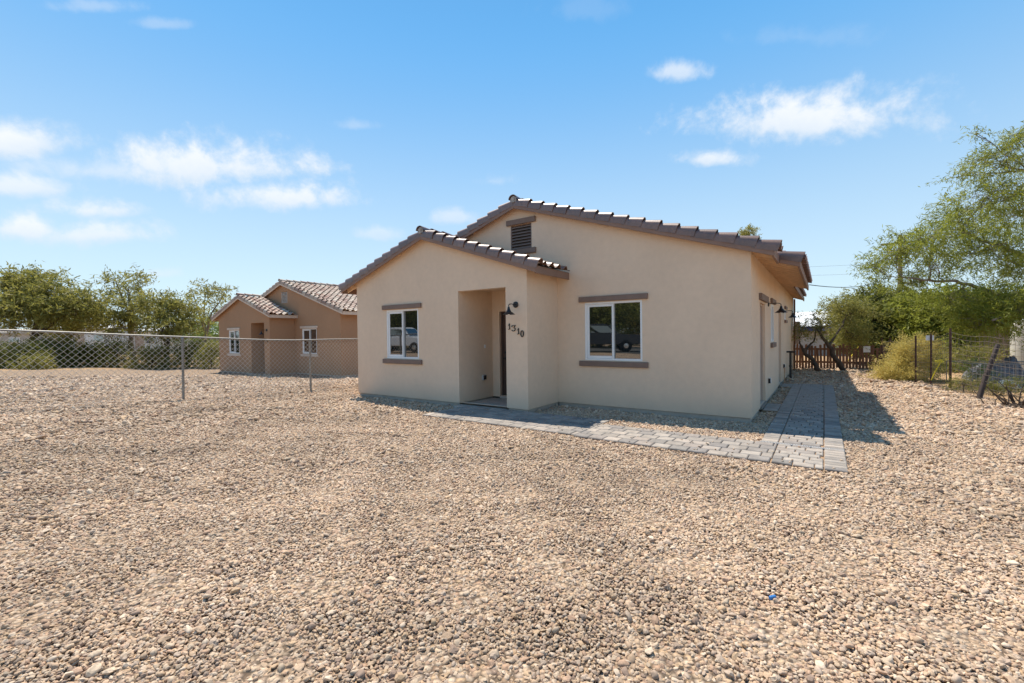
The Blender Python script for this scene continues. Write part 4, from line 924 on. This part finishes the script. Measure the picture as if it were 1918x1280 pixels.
# small things tied to the wire fence
o = MB(); pz = at(1749, 648, 16.4); o.box(-.09, .09, -.004, .004, -.07, .07); o = o.build('small_sign', M['sign_white'], bevel=.002); o.location = Vector((3.44, 8.27, 1.32)); o.rotation_euler[2] = .25; tag(o, 'small white sign wired to the top of the wire fence', 'sign')
b = MB(); p0 = Vector((3.40, 8.15, .92)); b.hexa([(0, 0, 0), (.16, .0, .03), (.17, .02, .05), (0, .02, .02), (-.02, 0, .07), (.14, 0, .12), (.14, .02, .12), (-.02, .02, .08)]); b.tube([(.1, 0, .05), (.0, -.02, -.2), (-.09, -.03, -.46)], [.02, .016, .008], 5)
o = b.build('caution_tape', M['yellow']); o.location = Vector((3.52, 8.05, .62)); tag(o, 'knotted yellow tape hanging on the wire fence', 'tape')
# picket fence across the back
PA, PB = np.array([-1.2, 13.25]), np.array([2.95, 13.55])
pf = empty('picket_fence', (0., 13.35, 0)); tag(pf, 'weathered reddish picket fence across the back of the side yard', 'fence')
np_ = 40
for i in range(np_):
    q = (i+.5)/np_; p = PA*(1-q)+PB*q; w = random.uniform(.036, .044); h_ = .98+random.uniform(-.05, .05)-(.2 if random.random() < .06 else 0)
    b = MB(); b.prism([(-w, 0), (w, 0), (w, h_-.03), (0, h_), (-w, h_-.03)], lambda c: (c[0], 0, c[1]), lambda c: (c[0], .018, c[1]))
    o = b.build('picket', M['picket'], pf); o.location = Vector((p[0], p[1]-13.35, .02)); o.rotation_euler = (random.uniform(-.03, .03), random.uniform(-.03, .03), .07)
for z in (.25, .78):
    b = MB(); b.hexa([(PA[0], PA[1]-13.35+.022, z), (PB[0], PB[1]-13.35+.022, z), (PB[0], PB[1]-13.35+.06, z), (PA[0], PA[1]-13.35+.06, z), (PA[0], PA[1]-13.35+.022, z+.08), (PB[0], PB[1]-13.35+.022, z+.08), (PB[0], PB[1]-13.35+.06, z+.08), (PA[0], PA[1]-13.35+.06, z+.08)]); b.build('rail', M['picket'], pf)
b = MB(); b.box(-.11, .11, -.004, .004, -.12, .12); b.box(-.07, .07, -.007, -.004, -.02, .06); o = b.build('notice', M['sign_white']); o.location = Vector((2.38, 13.47, .82)); o.rotation_euler[2] = .07; tag(o, 'square white notice fixed to the picket fence', 'sign')
# black standpipe by the side wall
b = MB(); b.tube([(0, 0, -.1), (0, 0, .86)], .035, 10); b.tube([(-.14, 0, .875), (.14, 0, .875)], .03, 10); b.lathe([(.045, .38), (.045, .44)], (0, 0, 0), n=10)
o = b.build('standpipe', M['black_metal'], smooth=50); o.location = (.11, 8.75, 0); tag(o, 'black T shaped standpipe beside the right wall of the tan house', 'pipe')
# yellow guy rod
b = MB(); b.tube([A3(1608, 650, 19), A3(1586, 679, 19)], .02, 6); o = b.build('guy_wire_guard', M['yellow'], smooth=60); tag(o, 'slanting yellow guy wire guard in front of the picket fence', 'guard')

# far building with white roof and blue fascia
fb = empty('low_building', (1.5, 26, 0)); tag(fb, 'low white roofed building with blue fascia beyond the picket fence', 'building')
c0 = np.array([-3.5, 26.]); 
b = MB(); b.box(-6, 3.2, 0, 8, -.1, 1.55); b.build('wall', M['siding_grey'], fb)
b = MB(); b.box(-6.4, 3.5, -.45, 8.3, 1.552, 1.86); b.build('fascia', M['blue_paint'], fb, bevel=.01)
b = MB(); b.prism([(-.5, 0), (8.4, 0), (8.4, .9), (4, 1.35)], lambda c: (-6.45, c[0], 1.862+c[1]*.8), lambda c: (3.55, c[0], 1.862+c[1]*.8)); b.build('roof', M['white_paint'], fb)
for x in (-4.5, -2.2, .2, 2.):
    b = MB(); b.box(x-.45, x+.45, -.02, .03, .75, 1.4); w_ = b.build('window', M['vinyl'], fb); b = MB(); b.box(x-.4, x+.4, -.03, -.02, .8, 1.35); b.build('pane', M['glass'], w_)
# utility pole and wires
up_ = at(1686, 640, 33); upx, upy = up_[0], up_[1]
b = MB(); b.tube([(0, 0, -.3), (0, 0, 8.6)], [.17, .12], 10); o = b.build('utility_pole', M['pole_wood'], smooth=50); o.location = (upx, upy, 0)
tag(o, 'brown wooden utility pole rising through the mesquite crown', 'pole')
b = MB(); b.box(-1.1, 1.1, -.06, .06, 7.9, 8.05); b.build('crossarm', M['pole_wood'], o)
def cable(name, p, q, sag, r, lab):
    pts = [np.array(p)*(1-t)+np.array(q)*t-np.array([0, 0, sag*4*t*(1-t)]) for t in np.linspace(0, 1, 24)]
    b = MB(); b.tube(pts, r, 4); o = b.build(name, M['black_metal']); tag(o, lab, 'cable', 'overhead cables')
cable('overhead_cable', (.70, 5.9, zm(.68)+.12), (upx, upy, 6.2), .55, .011, 'drooping service cable from the eave of the tan house to the pole')
for k, (py0, py1) in enumerate(((492, 483), (506, 503), (577, 571))):
    cable('overhead_cable', A3(1300, py0+14, 45), A3(1880, py1-8, 60), .4, .012 if k == 2 else .008, ['upper thin power line crossing behind the mesquite', 'lower thin power line crossing behind the mesquite', 'thick low line crossing above the picket fence'][k])
# reed screen, pale tank, wire kennel and clutter on the neighbour's lot
rs = empty('reed_screen', at(1872, 690, 17)); rs.location.z = 0; tag(rs, 'brown reed screen standing beside the pale tank', 'screen')
a_, c_ = at(1835, 660, 17.2)-np.array(rs.location), at(1905, 660, 16.8)-np.array(rs.location)
for i in range(44):
    q = i/43; x, y = a_[0]*(1-q)+c_[0]*q, a_[1]*(1-q)+c_[1]*q; b = MB(); b.tube([(x, y, 0), (x+random.uniform(-.02, .02), y, 1.62+random.uniform(-.05, .05))], .018, 4); b.build('reed', M['reed'], rs)
b = MB(); b.box(min(a_[0], c_[0]), max(a_[0], c_[0]), a_[1]-.03 if False else min(a_[1], c_[1])-.02, max(a_[1], c_[1])+.02, 1.58, 1.63); b.build('cap_rail', M['post_rust'], rs)
tk = at(1925, 690, 15.6); b = MB(); b.lathe([(.42, -.05), (.42, 1.55), (.40, 1.66), (.28, 1.80), (.1, 1.86)], (0, 0, 0), n=24); o = b.build('water_tank', M['tank'], smooth=50); o.location = (tk[0], tk[1], 0); tag(o, 'tall pale round tank at the right edge behind the wire fence', 'tank')
kn = empty('wire_kennel', G(1872, 722)); kn.location.z = 0; tag(kn, 'low galvanised wire kennel in the neighbouring yard', 'kennel')
b = MB(); kw_, kd_, kh_ = .85, .7, .62
for x in (-kw_, 0, kw_):
    for y in (-kd_, kd_): b.tube([(x, y, 0), (x, y, kh_)], .013, 6)
for z in (.03, kh_):
    for s in (-1, 1): b.tube([(-kw_, s*kd_, z), (kw_, s*kd_, z)], .012, 6); b.tube([(s*kw_, -kd_, z), (s*kw_, kd_, z)], .012, 6)
b.build('frame', M['galv'], kn)
b = MB()
for i in range(22):
    x = -kw_+2*kw_*i/21; b.tube([(x, -kd_, .03), (x, -kd_, kh_), (x, kd_, kh_)], .003, 3, cap=False)
for i in range(8):
    z = .03+kh_*i/8; b.tube([(-kw_, -kd_, z), (kw_, -kd_, z)], .003, 3, cap=False)
tag(b.build('wire_panel', M['wire'], kn), kind='stuff'); kn.rotation_euler[2] = .2
def heap(name, lab, px, py, d, w, dd_, h, mat, seed):
    rng = np.random.default_rng(seed); nx = 22; X, Y = np.meshgrid(np.linspace(-1, 1, nx), np.linspace(-1, 1, nx), indexing='ij')
    r = np.maximum(np.abs(X), np.abs(Y)); Zz = h*np.clip(1.1-r**2.2, 0, 1)*(1+.3*np.sin(3*X+seed)*np.cos(2.5*Y+seed)+.10*rng.normal(0, 1, X.shape)); Zz[r > .99] = -.03
    I = (np.arange(nx-1)[:, None]*nx+np.arange(nx-1)[None]).ravel()
    o = link(name, npmesh(name, np.stack([X*w, Y*dd_, Zz], -1).reshape(-1, 3), np.stack([I, I+nx, I+nx+1, I+1], 1), mat, True)); p = G(px, py); o.location = (p[0], p[1], 0); tag(o, lab, 'tarp pile'); return o
heap('covered_pile', 'dark grey tarp covered pile inside the wire kennel', 1880, 718, 0, .45, .42, .60, M['tarp'], 3)
heap('covered_pile', 'bluish grey tarp covered pile left of the wire kennel', 1842, 712, 0, .42, .45, .40, M['tarp_light'], 5)
o = empty('plastic_bin', G(1888, 727)); o.scale = (.62, .62, .62); tag(o, 'white plastic bin with a red stripe at the front of the wire kennel', 'bin')
b = MB(); b.prism([(-.28, .05), (.28, .05), (.30, .22), (.16, .34), (-.12, .34), (-.30, .20)], lambda c: (c[0], -.12, c[1]), lambda c: (c[0], .14, c[1])); b.build('body', M['plastic_white'], o, bevel=.015)
b = MB(); b.box(-.16, .22, -.127, -.118, .08, .16); b.build('stripe', M['red'], o); b = MB(); b.box(-.4, .4, -.16, .18, .0, .045); b.build('base', M['plastic_white'], o, bevel=.01)
# dead brush pile
sp_ = G(1912, 762); b = MB(); rg = np.random.default_rng(4)
for i in range(46):
    p = rg.normal(0, .16, 3)*(1, 1, 0)+(0, 0, .0); d = rg.normal(0, 1, 3); d[2] = abs(d[2])*.9; d = d/np.linalg.norm(d)*rg.uniform(.25, .6); b.tube([p, p+d*.5+rg.normal(0, .04, 3), p+d], [.014, .010, .004], 4)
o = b.build('dead_brush', M['bark']); o.location = Vector(sp_); tag(o, 'heap of dead branches at the lower right gravel edge', 'brush')
# white trailers and sheds beyond the fence on the left
def trailer(px0, px1, pyt, d, h, mat, roofm, lab, group='low buildings beyond the left fence'):
    p, q = at(px0, 640, d), at(px1, 640, d); c = (p+q)/2; L_ = np.linalg.norm((q-p)[:2]); top = at((px0+px1)/2, pyt, d)[2]; base = top-h
    r = empty('trailer_home', (c[0], c[1], base)); r.rotation_euler[2] = math.atan2(q[1]-p[1], q[0]-p[0]); tag(r, lab, 'trailer', group)
    b = MB(); b.box(-L_/2, L_/2, 0, 3, 0, h-.25); b.build('wall', mat, r, bevel=.02)
    b = MB(); b.prism([(-.25, 0), (3.25, 0), (3.25, .12), (1.5, .42), (-.25, .12)], lambda k: (-L_/2-.2, k[0], h-.248+k[1]), lambda k: (L_/2+.2, k[0], h-.248+k[1])); b.build('roof', roofm, r)
    nw = max(2, int(L_/2.2))
    for i in range(nw):
        x = -L_/2+L_*(i+.5)/nw; b = MB(); b.box(x-.45, x+.45, -.03, .0, h*.42, h*.75); w_ = b.build('window', M['vinyl'], r); b = MB(); b.box(x-.4, x+.4, -.036, -.03, h*.45, h*.72); b.build('pane', M['glass'], w_)
    b = MB(); b.box(-L_*.12, -L_*.12+.8, -.035, -.0005, .1, h*.76); b.build('door', M['door_tan'], r)
trailer(95, 215, 612, 38, 2.3, M['white_paint'], M['white_paint'], 'long white trailer home behind the broad mesquite')
trailer(225, 300, 617, 40, 2.3, M['white_paint'], M['white_paint'], 'white trailer home behind the tall open mesquite')
trailer(330, 420, 624, 44, 2.4, M['siding_grey'], M['white_paint'], 'grey trailer with white roof left of the brown house')
trailer(-70, 60, 620, 36, 2.2, M['siding_grey'], M['siding_grey'], 'grey shed at the far left behind the thicket')

# pickups parked across the street behind the camera (seen mirrored in the windows)
def pickup(p, rz, paint, lab):
    r = empty('pickup_truck', p); r.rotation_euler[2] = rz; tag(r, lab, 'pickup', 'pickups parked across the street')
    ex = lambda w: ((lambda c: (c[0], -w, c[1])), (lambda c: (c[0], w, c[1])))
    b = MB(); b.prism([(-2.75, .55), (2.70, .50), (2.78, .75), (2.72, 1.12), (1.2, 1.22), (-2.78, 1.22), (-2.80, .7)], *ex(.97)); b.build('body', paint, r, bevel=.06)
    b = MB(); b.prism([(-.95, 1.221), (1.25, 1.221), (.62, 1.82), (.35, 1.90), (-.7, 1.90), (-.92, 1.75)], *ex(.84)); cab = b.build('cab', paint, r, bevel=.05)
    for s in (-1, 1):
        b = MB(); b.prism([(-.78, 1.30), (1.0, 1.30), (.55, 1.74), (-.72, 1.78)], lambda c: (c[0], s*.842, c[1]), lambda c: (c[0], s*.85, c[1])); b.build('side_window', M['glass'], cab)
    b = MB(); b.hexa([(1.18, -.72, 1.27), (1.18, .72, 1.27), (1.20, .72, 1.29), (1.20, -.72, 1.29), (.68, -.64, 1.79), (.68, .64, 1.79), (.70, .64, 1.81), (.70, -.64, 1.81)]); b.build('windshield', M['glass'], cab)
    b = MB(); b.box(2.74, 2.86, -.95, .95, .48, .72); b.build('bumper', M['chrome'], r, bevel=.03)
    b = MB(); b.box(2.73, 2.80, -.55, .55, .78, 1.05); b.build('grille', M['black_metal'], r, bevel=.02)
    for s in (-1, 1): b = MB(); b.box(2.70, 2.79, s*.76-.16, s*.76+.16, .82, 1.04); b.build('headlight', M['bulb'], r, bevel=.02)
    for x in (-1.75, 1.75):
        for s in (-1, 1):
            b = MB(); b.lathe([(.22, -.12), (.38, -.12), (.41, -.06), (.41, .06), (.38, .12), (.22, .12)], (x, s*.86, .41), 'Y', 20); w_ = b.build('wheel', M['tyre'], r, smooth=40)
            b = MB(); b.lathe([(.05, -.13), (.22, -.115), (.22, .115), (.05, .13)], (x, s*.86, .41), 'Y', 14); b.build('rim', M['chrome'], w_, smooth=40)
p = behind(1120, 640, 31, 0); p[2] = float(gz(p[0], p[1]))+.02; pickup(p, -.5, M['paint_dark'], 'dark grey pickup truck mirrored in the large front window')
p = behind(752, 640, 34, YP); p[2] = float(gz(p[0], p[1]))+.02; pickup(p, -.2, M['paint_white'], 'white pickup truck mirrored in the porch window')
# scrap of blue plastic in the gravel
bp_ = G(1447, 1131); b = MB(); b.box(-.022, .022, -.008, .008, .026, .046); o = b.build('plastic_scrap', M['blue_bit'], bevel=.003); o.location = Vector(bp_); o.rotation_euler[2] = .9; tag(o, 'tiny blue plastic scrap lying on the gravel', 'litter')
